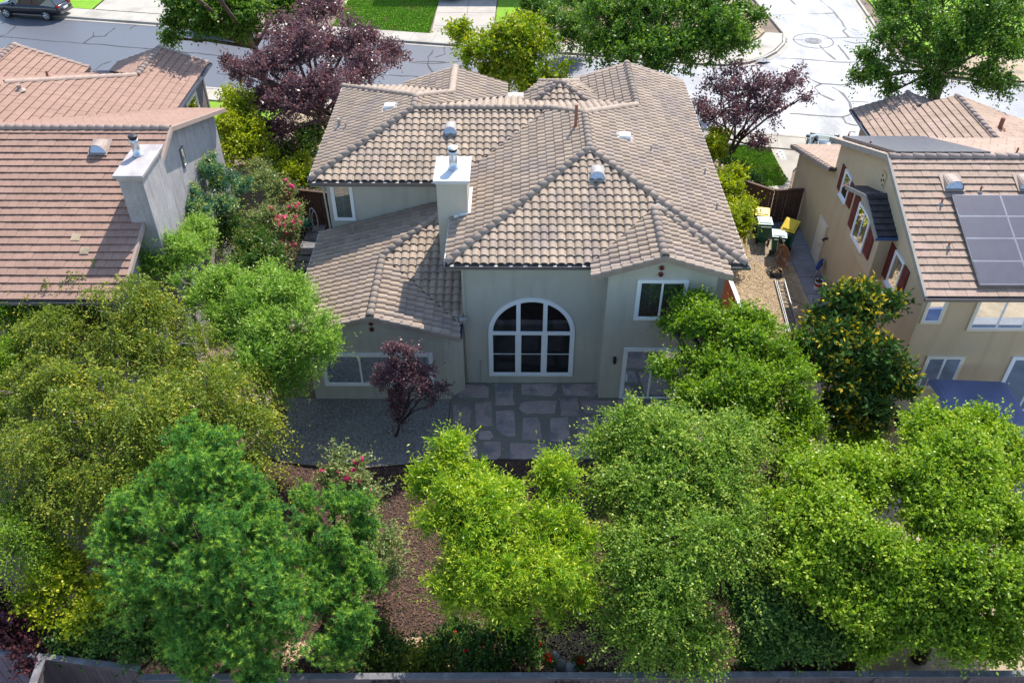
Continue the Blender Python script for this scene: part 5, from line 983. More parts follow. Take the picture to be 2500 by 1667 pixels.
# ------------------------------------------------------------------ trees and shrubs
def unit(v): return v/np.maximum(np.linalg.norm(v, axis=-1, keepdims=True), 1e-6)
def foliage(name, lobes, N, sp, m, par, seed, uprej=-.75):
    """leaves on twigs, twigs in clumps, clumps on bulges, bulges on lobes"""
    r = np.random.default_rng(seed); nt_, nl = sp['nt'], sp['nl']; nc = max(6, int(N*(1 if sp.get('tri') else .82)/(nt_*nl)))
    C0 = np.array([l[0] for l in lobes], float); Rr = np.array([l[1] for l in lobes], float)*sp.get('rs', .88)
    wgt = (Rr[:, 0]*Rr[:, 1]+Rr[:, 0]*Rr[:, 2]+Rr[:, 1]*Rr[:, 2]); sub = []
    for i in range(len(lobes)):
        k = sp.get('sub', 12); d = unit(r.normal(size=(k, 3))); d[:, 2] = np.abs(d[:, 2])*r.choice([1, 1, 1, -.6], k)
        sc = r.uniform(.24, .48, (k, 1)); c = C0[i]+d*Rr[i]*r.uniform(.5, 1.0, (k, 1))*(1-.35*sc)
        for q in range(k): sub.append((c[q], Rr[i]*sc[q], wgt[i]*sc[q, 0]**2*r.uniform(.25, 1.7)))
    SC = np.array([s[0] for s in sub]); SR = np.array([s[1] for s in sub]); sw = np.array([s[2] for s in sub]); sw /= sw.sum()
    idx = r.choice(len(sub), nc*2, p=sw); d = unit(r.normal(size=(nc*2, 3))); d[:, 2] += .25; d = unit(d)
    rad = r.uniform(.55, 1.08, (nc*2, 1)); P = SC[idx]+d*SR[idx]*rad
    keep = ((d[:, 2] > -.1) | (r.uniform(0, 1, nc*2) < .3)) & (P[:, 2] > sp.get('zmin', .25))
    li = r.choice(len(lobes), nc//5); dl = unit(r.normal(size=(nc//5, 3))); PL = C0[li]+dl*Rr[li]*r.uniform(.45, .9, (nc//5, 1))
    P = np.vstack([P[keep][:nc], PL[PL[:, 2] > .2]]); d = np.vstack([d[keep][:nc], dl[PL[:, 2] > .2]]); nc = len(P)
    T = np.repeat(P, nt_, 0)+r.normal(size=(nc*nt_, 3))*sp['cr']*.7; out = np.repeat(d, nt_, 0)
    td = unit(out*sp.get('o', .7)+np.array([0, 0, sp.get('up', .25)])+r.normal(size=(nc*nt_, 3))*sp.get('rnd', .6))
    tl = sp['tl']*r.uniform(.6, 1.25, (nc*nt_, 1))*np.where(r.uniform(0, 1, (nc*nt_, 1)) < sp.get('shoot', .07), 2.1, 1.); ct = np.repeat(r.uniform(0, 1, nc), nt_*nl)
    f = (np.tile(np.arange(nl), nc*nt_)+r.uniform(0, 1, nc*nt_*nl))/nl; f = f[:, None]
    base = np.repeat(T, nl, 0); D = np.repeat(td, nl, 0); TLn = np.repeat(tl, nl, 0)
    pos = base+D*TLn*f+np.array([0, 0, -1.])*sp.get('droop', 0)*(f*TLn)**1.5*1.6
    Dd = unit(D+np.array([0, 0, -1.])*sp.get('droop', 0)*f*1.5)
    n = len(pos); ld = unit(Dd*sp.get('al', .7)+r.normal(size=(n, 3))*sp.get('lr', .6)); nn = unit(np.cross(ld, unit(r.normal(size=(n, 3))+np.array([0, 0, sp.get('flat', .5)])*0+np.array([0., 0, 0]))))
    upn = unit(r.normal(size=(n, 3))*.8+np.array([0, 0, sp.get('flat', .7)])); side = unit(np.cross(ld, upn))
    Ll = sp['L']*.94*r.uniform(.7, 1.25, (n, 1)); Wl = sp['W']*r.uniform(.8, 1.2, (n, 1))
    tri = sp.get('tri', False); nv = 3 if tri else 4
    if tri: V = np.stack([pos-side*Wl*.5, pos+side*Wl*.5, pos+ld*Ll], 1)
    else: V = np.stack([pos, pos+ld*Ll*.45+side*Wl*.5, pos+ld*Ll-upn*Ll*.08, pos+ld*Ll*.45-side*Wl*.5], 1)
    me = bpy.data.meshes.new(name); me.vertices.add(n*nv); me.vertices.foreach_set('co', V.reshape(-1).astype(np.float32))
    me.loops.add(n*nv); me.loops.foreach_set('vertex_index', np.arange(n*nv, dtype=np.int32)); me.polygons.add(n)
    me.polygons.foreach_set('loop_start', np.arange(0, n*nv, nv, dtype=np.int32)); me.polygons.foreach_set('loop_total', np.full(n, nv, np.int32))
    at1 = me.attributes.new('v', 'FLOAT', 'POINT'); at1.data.foreach_set('value', np.repeat(np.clip(.55*ct+.45*r.uniform(-.1, 1.1, n), 0, 1), nv).astype(np.float32))
    yy = np.clip((f[:, 0]-sp.get('yf', .75))/(1.001-sp.get('yf', .75)), 0, 1)*sp.get('ya', .6)*(ct > sp.get('yc', .35)); at2 = me.attributes.new('y', 'FLOAT', 'POINT'); at2.data.foreach_set('value', np.repeat(yy, nv).astype(np.float32))
    me.materials.append(m); me.update(); me.validate()
    return link(name, me, par), P
def tree(name, label, cat, base, lobes, N, sp, m, bark, seed, tr=.16, group=None, stems=1, limbs=3, blossom=None, zb=.0, showlimb=1.):
    base = Vector(base); e = empty(name, tuple(base), label, cat, group); rr = random.Random(seed)
    co, P = foreach = foliage('crown' if tr > .05 else 'foliage', lobes, N, sp, m, e, seed)
    b = MB(); C0 = [Vector(l[0]) for l in lobes]; cen = sum(C0, Vector())/len(C0)
    zt = base.z+max(.3, (min(c.z-l[1][2] for c, l in zip(C0, lobes))-base.z)*.9); fork = base.lerp(Vector((cen.x, cen.y, base.z)), .25); fork.z = zt
    for s in range(stems):
        off = Vector((rr.uniform(-.15, .15), rr.uniform(-.15, .15), 0))*(stems > 1); fk = fork+off*3
        mid = (base+off).lerp(fk, .5)+Vector((rr.uniform(-.1, .1), rr.uniform(-.1, .1), 0)); b.tube([tuple(base+off), tuple(mid), tuple(fk)], [tr*1.25, tr, tr*.85], 8)
        for i, c in enumerate(C0):
            if i % stems != s and stems > 1: continue
            r3 = lobes[i][1]; c1 = fk.lerp(c, .55)+Vector((rr.uniform(-.2, .2), rr.uniform(-.2, .2), .1)); b.tube([tuple(fk), tuple(c1), tuple(c)], [tr*.62, tr*.45, tr*.28], 6)
            for k in range(limbs):
                d = Vector((rr.gauss(0, 1), rr.gauss(0, 1), rr.uniform(-.2, 1))).normalized(); t = c+Vector((d.x*r3[0], d.y*r3[1], d.z*r3[2]))*.8*showlimb; st_ = fk.lerp(c, rr.uniform(.55, 1)); m1 = st_.lerp(t, .5)+Vector((0, 0, .12))
                b.tube([tuple(st_), tuple(m1), tuple(t)], [tr*.28, tr*.17, tr*.05], 5, cap=False)
    b.build('trunk' if tr > .05 else 'stems', M[bark], e, True)
    rg = np.random.default_rng(seed+9); b = MB()      # fine branchlets under the clumps
    sel = P[rg.choice(len(P), min(len(P), 160), replace=False)]; ca = np.array([tuple(c) for c in C0])
    for p in sel:
        q = ca[np.argmin(((ca-p)**2).sum(1))]; s0 = p+(q-p)*.6; b.tube([tuple(s0), tuple((s0+p)/2+[0, 0, .05]), tuple(p+(p-q)*.06+[0, 0, .12])], [tr*.12+.006, tr*.07+.005, .004], 4, cap=False)
    b.build('branches', M[bark], e)['kind'] = 'stuff'
    if blossom:
        mm, nb, rad, sel = blossom; b = MB(); rgb = random.Random(seed)
        cand = [p for p in P if sel(p)]; rgb.shuffle(cand)
        for p in cand[:nb]:
            c = Vector(p)+Vector((0, 0, .12)); 
            for k in range(14):
                d = Vector((rgb.gauss(0, 1), rgb.gauss(0, 1), rgb.gauss(0, 1)+.4)).normalized(); o = c+Vector((d.x, d.y, d.z*1.5))*rad*rgb.uniform(.4, 1); x = d.orthogonal().normalized()*rad*.5; y = d.cross(x)
                b.add([tuple(o+x), tuple(o+y), tuple(o-x), tuple(o-y)], [(0, 1, 2, 3)])
        if b.v: b.build('blossom', mm, e)['kind'] = 'stuff'
    return e
def LB(u, v, h, rp, zs=.8, ys=1., fix=None):
    """a lobe of the crown: its centre at height h, radius rp (photo pixels)"""
    p = at(u, v, h); r = rp*mpp(p); return (tuple(p), (r, r*ys, r*zs))
G = leafmat
LM = {
 'lime': G('leaf_lime', (.13, .25, .015), (.27, .41, .035), (.58, .60, .06), .34, .35),
 'willow': G('leaf_bright', (.12, .24, .03), (.26, .41, .065), (.45, .56, .12), .34, .35),
 'elm': G('leaf_olive', (.10, .15, .018), (.23, .29, .04), (.60, .52, .07), .32, .4),
 'elmL': G('leaf_sage', (.10, .20, .02), (.22, .33, .05), (.46, .52, .09), .32, .35),
 'green': G('leaf_green', (.085, .17, .014), (.20, .32, .03), (.40, .50, .05), .34, .4),
 'maple': G('leaf_maple', (.12, .23, .014), (.28, .40, .035), (.52, .56, .09), .34, .4),
 'dark': G('leaf_dark', (.045, .11, .03), (.10, .19, .035), (.24, .30, .04), .28, .4),
 'street': G('leaf_street', (.045, .115, .018), (.11, .21, .025), (.26, .35, .04), .3, .4),
 'pear': G('leaf_pear', (.10, .19, .012), (.27, .35, .025), (.50, .42, .04), .36, .4),
 'magnolia': G('leaf_magnolia', (.035, .085, .018), (.09, .16, .03), (.80, .54, .02), .12, .2),
 'pine': G('needle', (.06, .18, .04), (.18, .38, .065), (.52, .64, .07), .26, .5),
 'plum': G('leaf_plum', (.075, .035, .04), (.23, .145, .155), (.30, .09, .08), .25, .3),
 'plumd': G('leaf_plum_dark', (.05, .018, .022), (.10, .04, .045), (.17, .05, .05), .25, .3),
 'yellow': G('leaf_yellowgreen', (.16, .24, .012), (.34, .39, .025), (.62, .58, .04), .34, .4),
 'blueg': G('leaf_blue', (.06, .16, .09), (.12, .25, .12), (.50, .50, .09), .25, .3),
 'photinia': G('leaf_mixed', (.04, .11, .025), (.10, .20, .035), (.32, .22, .05), .25, .3),
 'crape': G('leaf_crape', (.14, .21, .06), (.28, .34, .13), (.42, .30, .12), .3, .35),
}
PK = leafmat('blossom_pink', (.75, .06, .25), (.8, .12, .35), None, .3); RD = leafmat('blossom_red', (.7, .01, .02), (.6, .02, .05), None, .3); WH = leafmat('blossom_white', (.7, .7, .6), (.6, .62, .5), None, .3); PU = leafmat('blossom_purple', (.35, .12, .4), (.4, .15, .45), None, .3)
S_nar = dict(nt=11, nl=9, cr=.10, tl=.42, L=.125, W=.034, o=.55, up=.55, rnd=.55, droop=.15, al=.6, lr=.65, flat=.4, yf=.55, ya=.75)
S_elm = dict(nt=9, nl=13, cr=.16, tl=.75, L=.085, W=.05, o=.9, up=.05, rnd=.55, droop=.75, al=.5, lr=.6, flat=.9, yf=.35, ya=.75, yc=.55)
S_gen = dict(nt=10, nl=8, cr=.13, tl=.36, L=.10, W=.062, o=.7, up=.3, rnd=.7, droop=.1, al=.5, lr=.7, flat=.7, yf=.65, ya=.6)
S_far = dict(nt=9, nl=7, cr=.18, tl=.48, L=.17, W=.11, o=.7, up=.3, rnd=.7, droop=.15, al=.5, lr=.7, flat=.7, yf=.6, ya=.6)
S_pine = dict(nt=6, nl=34, cr=.17, tl=.14, shoot=0, L=.115, W=.018, o=.5, up=.7, rnd=.5, droop=0, al=.75, lr=.6, flat=.3, yf=.55, ya=.7, tri=True, yc=.45, sub=22)
S_mag = dict(nt=7, nl=7, cr=.14, tl=.26, L=.20, W=.085, o=.6, up=.5, rnd=.5, droop=0, al=.7, lr=.55, flat=.6, yf=.68, ya=.95, yc=.6)
def V(d, **k): q = dict(d); q.update(k); return q
# --- left side, near
tree('tree', 'bright lime green tree with narrow leaves overlapping the left house, the rear one of two', 'tree', (-12.4, 26.2, 0), [LB(420, 640, 4.6, 105), LB(345, 600, 4.6, 62), LB(520, 720, 4.2, 95), LB(470, 590, 4.6, 65)], 42000, S_nar, LM['willow'], 'barkg', 11)
tree('tree', 'bright green narrow-leaved tree in front of the left gable of the sage house', 'tree', (-8.6, 22.9, 0), [LB(700, 770, 4.6, 105), LB(620, 730, 4.6, 85), LB(760, 850, 4.1, 85), LB(640, 860, 4.0, 95), LB(690, 930, 3.0, 70), LB(560, 800, 4.0, 70)], 62000, S_nar, LM['willow'], 'barkg', 12, tr=.18)
tree('tree', 'olive green weeping elm in front of the left house roof', 'tree', (-12.2, 23.0, 0), [LB(330, 760, 5.2, 110), LB(200, 730, 5., 100), LB(420, 850, 4.8, 95), LB(120, 850, 4.6, 110), LB(240, 690, 5.1, 70), LB(60, 770, 4.8, 90), LB(170, 940, 4.6, 100), LB(70, 960, 4.4, 100), LB(300, 880, 4.6, 110)], 78000, S_elm, LM['elm'], 'barkg', 13, tr=.22)
tree('tree', 'largest weeping elm, yellowish green, filling the left of the back garden', 'tree', (-10.8, 18.4, 0), [LB(500, 990, 4.9, 115, .7), LB(380, 1030, 5.2, 120, .7), LB(230, 1020, 5., 130, .7), LB(580, 1060, 4.0, 85), LB(130, 1100, 4.6, 130, .7), LB(300, 1160, 4.4, 130), LB(160, 1230, 3.8, 110), LB(600, 1150, 2.8, 60), LB(560, 930, 4.0, 75), LB(640, 1010, 3.4, 45), LB(430, 940, 4.7, 80)], 100000, S_elm, LM['elm'], 'barkg', 14, tr=.26)
tree('tree', 'bright green feathery tree cut by the left edge of the photo', 'tree', (-14.6, 22, 0), [LB(10, 780, 4.6, 80), LB(0, 900, 4.2, 90), LB(40, 700, 4.6, 40), LB(-40, 1000, 3.8, 100)], 24000, V(S_nar, droop=.4), LM['green'], 'barkg', 15)
tree('tree', 'grassy green weeping tree in the lower left corner above the purple fence', 'tree', (-12.8, 15.2, 0), [LB(30, 1330, 3.6, 110), LB(60, 1240, 3.6, 80), LB(-60, 1200, 3.8, 110)], 26000, V(S_elm, W=.03), LM['green'], 'barkg', 16)
tree('shrub', 'yellow-green leafy shrub between the weeping elm and the pine at lower left', 'shrub', (-9.9, 13.4, 0), [LB(150, 1400, 2.6, 75), LB(250, 1470, 2.2, 70), LB(200, 1520, 2.0, 70), LB(110, 1470, 2.2, 60)], 20000, V(S_gen, ya=.9, yf=.4), LM['yellow'], 'bark', 17, tr=.045)
tree('shrub', 'dark green hedge shrub hanging over the mauve fence at lower left', 'shrub', (-9.0, 12.6, 0), [LB(260, 1545, 1.8, 70), LB(370, 1570, 1.8, 70), LB(330, 1500, 1.9, 70), LB(450, 1580, 1.7, 60), LB(160, 1560, 1.7, 45)], 26000, S_gen, LM['dark'], 'bark', 18, tr=.045)
tree('shrub', 'dark purple-leaved shrub over the weathered fence in the lower left corner', 'shrub', (-12.7, 12.5, 0), [LB(40, 1530, 1.9, 60), LB(80, 1590, 1.75, 40), LB(-20, 1500, 2., 60)], 11000, S_gen, LM['plumd'], 'barkp', 19, tr=.045, blossom=(PU, 5, .06, lambda p: p[2] > 2.2))
# pine
PN = [(470, 1090, 6.3, 62), (540, 1110, 6.2, 60), (500, 1180, 6., 85), (420, 1160, 5.7, 50), (590, 1200, 5.6, 70), (330, 1240, 4.9, 80), (430, 1290, 5.4, 95), (540, 1320, 5.5, 100), (640, 1300, 5., 75), (290, 1330, 4.3, 80), (380, 1400, 4.6, 100), (500, 1430, 4.8, 110), (620, 1430, 4.6, 90), (690, 1350, 4.3, 50), (690, 1440, 3.9, 60), (330, 1480, 3.6, 90), (450, 1540, 3.6, 110), (600, 1550, 3.5, 110), (700, 1530, 3.2, 70), (680, 1480, 3.9, 70), (510, 1610, 2.7, 90), (640, 1630, 2.5, 80)]
PB = [LB(u, v, h, r, 1.0) for u, v, h, r in PN]
tree('pine_tree', 'large blue-green pine with dense needle tufts in the lower left', 'tree', (-7.6, 13.9, 0), PB, 260000, S_pine, LM['pine'], 'bark', 21, tr=.2, limbs=1, showlimb=.7)
P2_ = [(750, 1225, 3.7, 26), (815, 1235, 3.7, 27), (880, 1245, 3.7, 28), (885, 1300, 3.2, 26), (755, 1290, 3.3, 28), (820, 1330, 3.5, 34), (870, 1380, 3.1, 34), (905, 1420, 2.7, 27), (850, 1450, 2.8, 34), (865, 1530, 2.4, 46), (820, 1590, 2.0, 50), (790, 1400, 3., 34), (770, 1480, 2.8, 40), (745, 1360, 3.2, 30)]
tree('pine_tree', 'smaller pine with separate upright leaders beside the bark mulch', 'tree', (-5.4, 14.2, 0), [LB(u, v, h, r, 1.3) for u, v, h, r in P2_], 95000, V(S_pine, rs=1.08), LM['pine'], 'bark', 22, tr=.13, limbs=2)
tree('shrub', 'feathery light green shrub on the mulch right of the pines', 'shrub', (-4.3, 16.4, 0), [LB(930, 1330, 1.8, 42, .6), LB(955, 1390, 1.6, 40, .6), LB(900, 1290, 1.9, 35, .6)], 6500, V(S_elm, tl=.55, nt=7, droop=.3), LM['crape'], 'barkg', 23, tr=.035)
tree('crape_myrtle', 'small crape myrtle with a few pink flower heads at the mulch edge', 'shrub', (-5.1, 18.6, 0), [LB(850, 1160, 1.7, 48), LB(880, 1200, 1.5, 42), LB(820, 1180, 1.5, 35), LB(825, 1115, 2.1, 16, 1.8), LB(795, 1165, 1.8, 16, 1.4), LB(905, 1215, 1.4, 28), LB(872, 1130, 2.0, 12, 1.6)], 6500, V(S_gen, nt=6, cr=.16), LM['crape'], 'barkg', 24, tr=.03, blossom=(PK, 13, .11, lambda p: p[2] > 1.55))
# centre
tree('tree', 'lime green narrow-leaved tree standing alone at the centre of the back garden', 'tree', (.4, 14.2, 0),
     [LB(1110, 1120, 4.6, 52, 1.2), LB(1130, 1190, 4.7, 80), LB(1040, 1180, 4.1, 42, 1.3), LB(1230, 1220, 4.4, 48), LB(1360, 1170, 4.4, 62, 1.2), LB(1200, 1260, 4.8, 100), LB(1090, 1290, 4.1, 75), LB(1330, 1290, 4.2, 75), LB(1180, 1370, 4.3, 110), LB(1330, 1390, 4.0, 100), LB(1400, 1330, 3.7, 60), LB(1120, 1450, 3.3, 80), LB(1250, 1470, 3.2, 80), LB(1380, 1470, 3.1, 75)], 105000, S_nar, LM['lime'], 'bark', 31, tr=.15)
# right
tree('tree', 'mid green tree covering the right corner of the sage house', 'tree', (6.9, 20.6, 0), [LB(1790, 830, 4.4, 95), LB(1700, 790, 4.6, 70), LB(1700, 750, 4.7, 30), LB(1880, 840, 4.2, 85), LB(1700, 890, 4.1, 62), LB(1780, 950, 4.0, 115), LB(1900, 960, 3.8, 110), LB(1950, 1040, 3.2, 70), LB(1700, 1000, 3.6, 80), LB(1610, 900, 4.2, 22), LB(1640, 790, 4.4, 12), LB(1725, 765, 4.7, 44), LB(1660, 760, 4.6, 14), LB(1930, 1110, 3.2, 60), LB(1860, 1040, 3.6, 60)], 90000, S_gen, LM['green'], 'bark', 41, tr=.2)
tree('tree', 'feathery pale green elm arching over the patio right of the lime tree', 'tree', (4.9, 16.8, 0), [LB(1560, 1060, 4.4, 80), LB(1660, 1090, 4.7, 110, .7), LB(1780, 1090, 4.4, 95, .7), LB(1480, 1090, 4.0, 42), LB(1600, 1190, 4.2, 110), LB(1500, 1200, 3.6, 60), LB(1730, 1200, 4.1, 100)], 80000, V(S_elm, droop=.35, up=.25), LM['elmL'], 'barkg', 42, tr=.19)
tree('tree', 'olive elm low at the bottom fence, right of the lime tree', 'tree', (4.4, 13.3, 0), [LB(1560, 1340, 3.8, 100), LB(1680, 1330, 4.2, 110), LB(1520, 1430, 3.2, 85), LB(1640, 1460, 3.4, 110), LB(1800, 1330, 4., 95), LB(1560, 1540, 2.6, 80), LB(1690, 1560, 2.4, 80)], 72000, V(S_elm, droop=.4), LM['elmL'], 'bark', 43, tr=.16)
tree('shrub', 'dark leafy shrub in shade at the bottom fence between the elms', 'shrub', (6.6, 12.9, 0), [LB(1850, 1480, 2.8, 80), LB(1920, 1530, 2.4, 80), LB(1850, 1590, 1.9, 55), LB(2000, 1560, 2.1, 60)], 30000, S_gen, LM['dark'], 'bark', 44, tr=.045, blossom=(PU, 4, .06, lambda p: p[2] > 3))
tree('tree', 'yellow-green tree just inside the neighbouring garden, left of the round maple', 'tree', (8.7, 15.2, 0), [LB(1990, 1180, 4.2, 90), LB(2100, 1170, 4.2, 90), LB(1920, 1280, 4.0, 95), LB(2050, 1290, 4.3, 110), LB(2150, 1370, 4.0, 105), LB(1990, 1400, 3.7, 105), LB(2090, 1480, 3.2, 95), LB(2150, 1120, 3.8, 35)], 80000, S_gen, LM['maple'], 'bark', 45, tr=.18)
tree('maple_tree', 'round yellow-green maple in front of the blue canopy', 'tree', (12.6, 16.6, 0), [LB(2285, 1070, 4.6, 95), LB(2400, 1060, 4.5, 80), LB(2350, 1150, 4.8, 130), LB(2450, 1130, 4.4, 90), LB(2230, 1160, 4.3, 85), LB(2300, 1260, 4.2, 110), LB(2430, 1270, 4.2, 110)], 95000, S_gen, LM['maple'], 'bark', 46, tr=.2)
tree('tree', 'green tree in the lower right corner above the fence', 'tree', (11.3, 13.2, 0), [LB(2260, 1420, 3.8, 95), LB(2380, 1400, 4.0, 110), LB(2470, 1450, 3.8, 90), LB(2320, 1520, 3.0, 95), LB(2200, 1510, 3.0, 85), LB(2430, 1560, 2.5, 60), LB(2120, 1560, 2.3, 60)], 70000, S_gen, LM['green'], 'bark', 47, tr=.18)
tree('shrub', 'white-flowering shrub beside the river stones at right', 'shrub', (11.4, 20.4, 0), [LB(2060, 1085, 1.4, 40), LB(2110, 1080, 1.4, 38)], 7000, S_gen, LM['maple'], 'bark', 48, tr=.03, blossom=(WH, 26, .06, lambda p: p[2] > 1.1))
tree('magnolia_tree', 'dark glossy magnolia with yellow new leaves beside the tan house', 'tree', (11.9, 22.6, 0), [LB(2080, 745, 4.9, 70), LB(2140, 760, 4.8, 65), LB(2010, 790, 4.3, 45), LB(2070, 840, 4.4, 85), LB(2150, 880, 4.0, 70), LB(2020, 890, 3.8, 60), LB(2090, 950, 3.2, 85), LB(2180, 940, 3.2, 55), LB(2050, 1000, 2.5, 60), LB(2120, 1020, 2.2, 50), LB(1960, 850, 3.9, 40)], 30000, S_mag, LM['magnolia'], 'barkg', 49, tr=.16)
tree('plum_tree', 'small young purple plum in the gravel before the left gable', 'tree', (-4.25, 21.7, 0), [LB(960, 860, 3.6, 22, 1.8), LB(1005, 880, 3.3, 28, 1.5), LB(960, 920, 2.9, 45), LB(1010, 930, 2.7, 45), LB(930, 930, 2.7, 28), LB(970, 980, 1.9, 42, 1.2), LB(1040, 950, 2.3, 18), LB(1080, 950, 2.2, 14), LB(1060, 985, 1.9, 14), LB(965, 1030, 1., 18, 1.5), LB(1050, 900, 2.8, 9)], 11000, V(S_gen, nt=7, cr=.09, tl=.26, L=.085, W=.05), LM['plum'], 'barkp', 50, tr=.05, limbs=2)
# --- back left
tree('plum_tree', 'big purple-leaved plum at left by the street, the largest purple tree', 'tree', (-9.9, 44.2, 0), [LB(750, 120, 5.4, 95), LB(660, 180, 5., 80), LB(850, 110, 5., 85), LB(770, 40, 5.8, 70), LB(900, 170, 4.4, 60), LB(640, 260, 3.6, 60), LB(730, 250, 4.2, 85), LB(810, 220, 4.6, 80), LB(960, 130, 4.4, 35), LB(590, 170, 4.4, 32), LB(680, 330, 2.6, 45), LB(700, 90, 5.4, 60), LB(560, 150, 4.4, 10)], 52000, V(S_far, L=.14, W=.085), LM['plum'], 'barkp', 51, tr=.2, stems=3)
tree('plum_tree', 'small open purple plum on the lawn at right in front of the crossing', 'tree', (11.05, 42.3, 0), [LB(1830, 220, 3.8, 55), LB(1760, 220, 3.7, 45), LB(1900, 210, 4.0, 45), LB(1730, 290, 3.0, 30), LB(1800, 290, 3.0, 50), LB(1870, 270, 3.2, 50), LB(1940, 190, 4.0, 26), LB(1850, 360, 1.9, 34, .6), LB(1790, 170, 4.4, 25), LB(1960, 240, 3.4, 22), LB(1715, 260, 3.2, 20)], 12500, V(S_far, L=.14, W=.085), LM['plum'], 'barkp', 52, tr=.1, stems=3, limbs=5)
tree('pear_tree', 'yellow-green pear tree with orange tips, alone behind the ridge of the sage house', 'tree', (-.5, 49.0, 0), [LB(1250, 110, 5., 75), LB(1180, 130, 4.8, 60), LB(1320, 120, 4.6, 60), LB(1130, 90, 4.8, 35), LB(1250, 170, 3.9, 70), LB(1350, 190, 3.2, 50), LB(1200, 200, 3.2, 40), LB(1280, 70, 5.3, 45), LB(1300, 210, 3, 40), LB(1115, 75, 4.8, 14)], 28000, S_far, LM['pear'], 'bark', 53, tr=.14)
tree('street_tree', 'wide dark green street tree in front of the crossing, top centre right', 'tree', (8.2, 50.3, 0), [LB(1600, 60, 5.6, 115), LB(1480, 60, 5.4, 90), LB(1720, 70, 5.6, 105), LB(1560, 130, 4.8, 90), LB(1660, 140, 4.6, 75), LB(1780, 110, 5.0, 65), LB(1480, 130, 4.4, 60), LB(1820, 50, 5.4, 45), LB(1620, -30, 6.2, 110), LB(1430, 10, 5.4, 70), LB(1750, -20, 6, 90)], 70000, S_far, LM['street'], 'bark', 54, tr=.22)
tree('shrub', 'light green shrubs in the far bed under the street tree', 'shrub', (2.6, 60.4, 0), [LB(1395, 60, 2, 40), LB(1350, 50, 1.6, 35), LB(1300, 25, 1.4, 40), LB(1400, 95, 1.2, 35)], 9000, S_far, LM['street'], 'bark', 55, tr=.04)
tree('street_tree', 'tall street tree with several leaning trunks in the upper right corner', 'tree', (24.3, 48.2, 0), [LB(2230, 40, 6.6, 55), LB(2300, 80, 6.2, 50), LB(2170, 100, 5.6, 45), LB(2380, 40, 6.6, 60), LB(2440, 110, 5.6, 55), LB(2230, 150, 5., 42), LB(2330, 150, 5.0, 45), LB(2400, 190, 4.4, 40), LB(2140, 190, 4.2, 30), LB(2110, 145, 4.6, 20), LB(2470, 40, 6.4, 60), LB(2180, 30, 6.2, 36), LB(2300, -20, 7, 70), LB(2180, 225, 3.6, 26), LB(2440, 215, 3.8, 30), LB(2270, 205, 4.0, 28), LB(2090, 190, 4.0, 12), LB(2350, 105, 5.8, 40)], 64000, V(S_far, L=.15, W=.095, rs=1.12), LM['street'], 'bark', 56, tr=.15, stems=4)
tree('street_tree', 'dark green street tree over the road at upper left with a leaning trunk', 'tree', (-14.3, 49.0, 0), [LB(540, 20, 6., 90), LB(460, 20, 5.8, 65), LB(620, 20, 5.8, 80), LB(500, 70, 5., 50), LB(600, 60, 5.2, 55), LB(430, 60, 5.0, 28), ((-15.7, 43.6, 9.3), (1.7, 1.7, 1.1)), ((-17.2, 43.6, 9.4), (1.4, 1.5, 1.0)), ((-14.6, 42.6, 9.6), (1.3, 1.4, .8)), LB(560, -50, 6.8, 100), LB(700, 10, 5.6, 60), LB(410, 95, 4.2, 12), LB(580, 30, 6.0, 60), LB(500, 30, 5.8, 60)], 64000, S_far, LM['street'], 'bark', 57, tr=.2)
tree('shrub', 'yellow-green slender tree beside the grey side wall of the left house', 'tree', (-12.0, 39.2, 0), [LB(590, 260, 3.8, 48), LB(560, 320, 3.2, 48), LB(620, 330, 3.0, 48), LB(580, 390, 2.4, 55), LB(640, 390, 2.2, 40), LB(560, 240, 3.8, 20)], 18000, V(S_far, L=.13, W=.08, tl=.4), LM['yellow'], 'bark', 58, tr=.08, limbs=3)
tree('shrub', 'blue-green shrub with yellow tips against the chimney wall of the left house', 'shrub', (-11.8, 32.4, 0), [LB(510, 425, 4.5, 42), LB(455, 485, 4.4, 40), LB(545, 455, 3.9, 40), LB(480, 525, 4.0, 42), LB(540, 515, 3.4, 42), LB(590, 460, 3.0, 30)], 20000, V(S_mag, L=.12, W=.04, cr=.11, yf=.4), LM['blueg'], 'bark', 59, tr=.04)
tree('crape_myrtle', 'crape myrtle with many pink flowers left of the walkway', 'shrub', (-10.3, 32.4, 0), [LB(650, 450, 2.3, 42), LB(690, 480, 2.1, 42), LB(650, 540, 2.0, 48), LB(700, 560, 1.9, 42), LB(640, 410, 2.3, 30), LB(690, 620, 1.4, 40), LB(720, 520, 1.8, 25)], 17000, V(S_gen, L=.10), LM['crape'], 'barkg', 60, tr=.035, blossom=(PK, 95, .10, lambda p: p[2] > 1.5 and p[0] > -10.6))
tree('shrub', 'yellow-green shrub under the left eave of the sage house', 'shrub', (-9.7, 36.8, 0), [LB(720, 430, 1.8, 42), LB(765, 440, 1.5, 25), LB(700, 460, 1.5, 35), LB(740, 400, 1.8, 26)], 9000, V(S_gen, L=.12, W=.08), LM['yellow'], 'bark', 61, tr=.03)
tree('shrub', 'dark glossy photinia with reddish tips behind the bright green trees', 'shrub', (-10.9, 29.6, 0), [LB(560, 570, 2.2, 55), LB(620, 600, 2.2, 55), LB(650, 640, 2.0, 50), LB(540, 520, 2.1, 45), LB(600, 650, 2.0, 50), LB(680, 660, 1.6, 35)], 21000, S_gen, LM['photinia'], 'bark', 62, tr=.04)
tree('shrub', 'low dark shrubs under the big purple plum', 'shrub', (-10.6, 41.3, 0), [LB(730, 370, 1.2, 45), LB(680, 380, 1.2, 40), LB(760, 330, 1.2, 35), LB(650, 400, 1.3, 35)], 9000, S_far, LM['dark'], 'bark', 63, tr=.03)
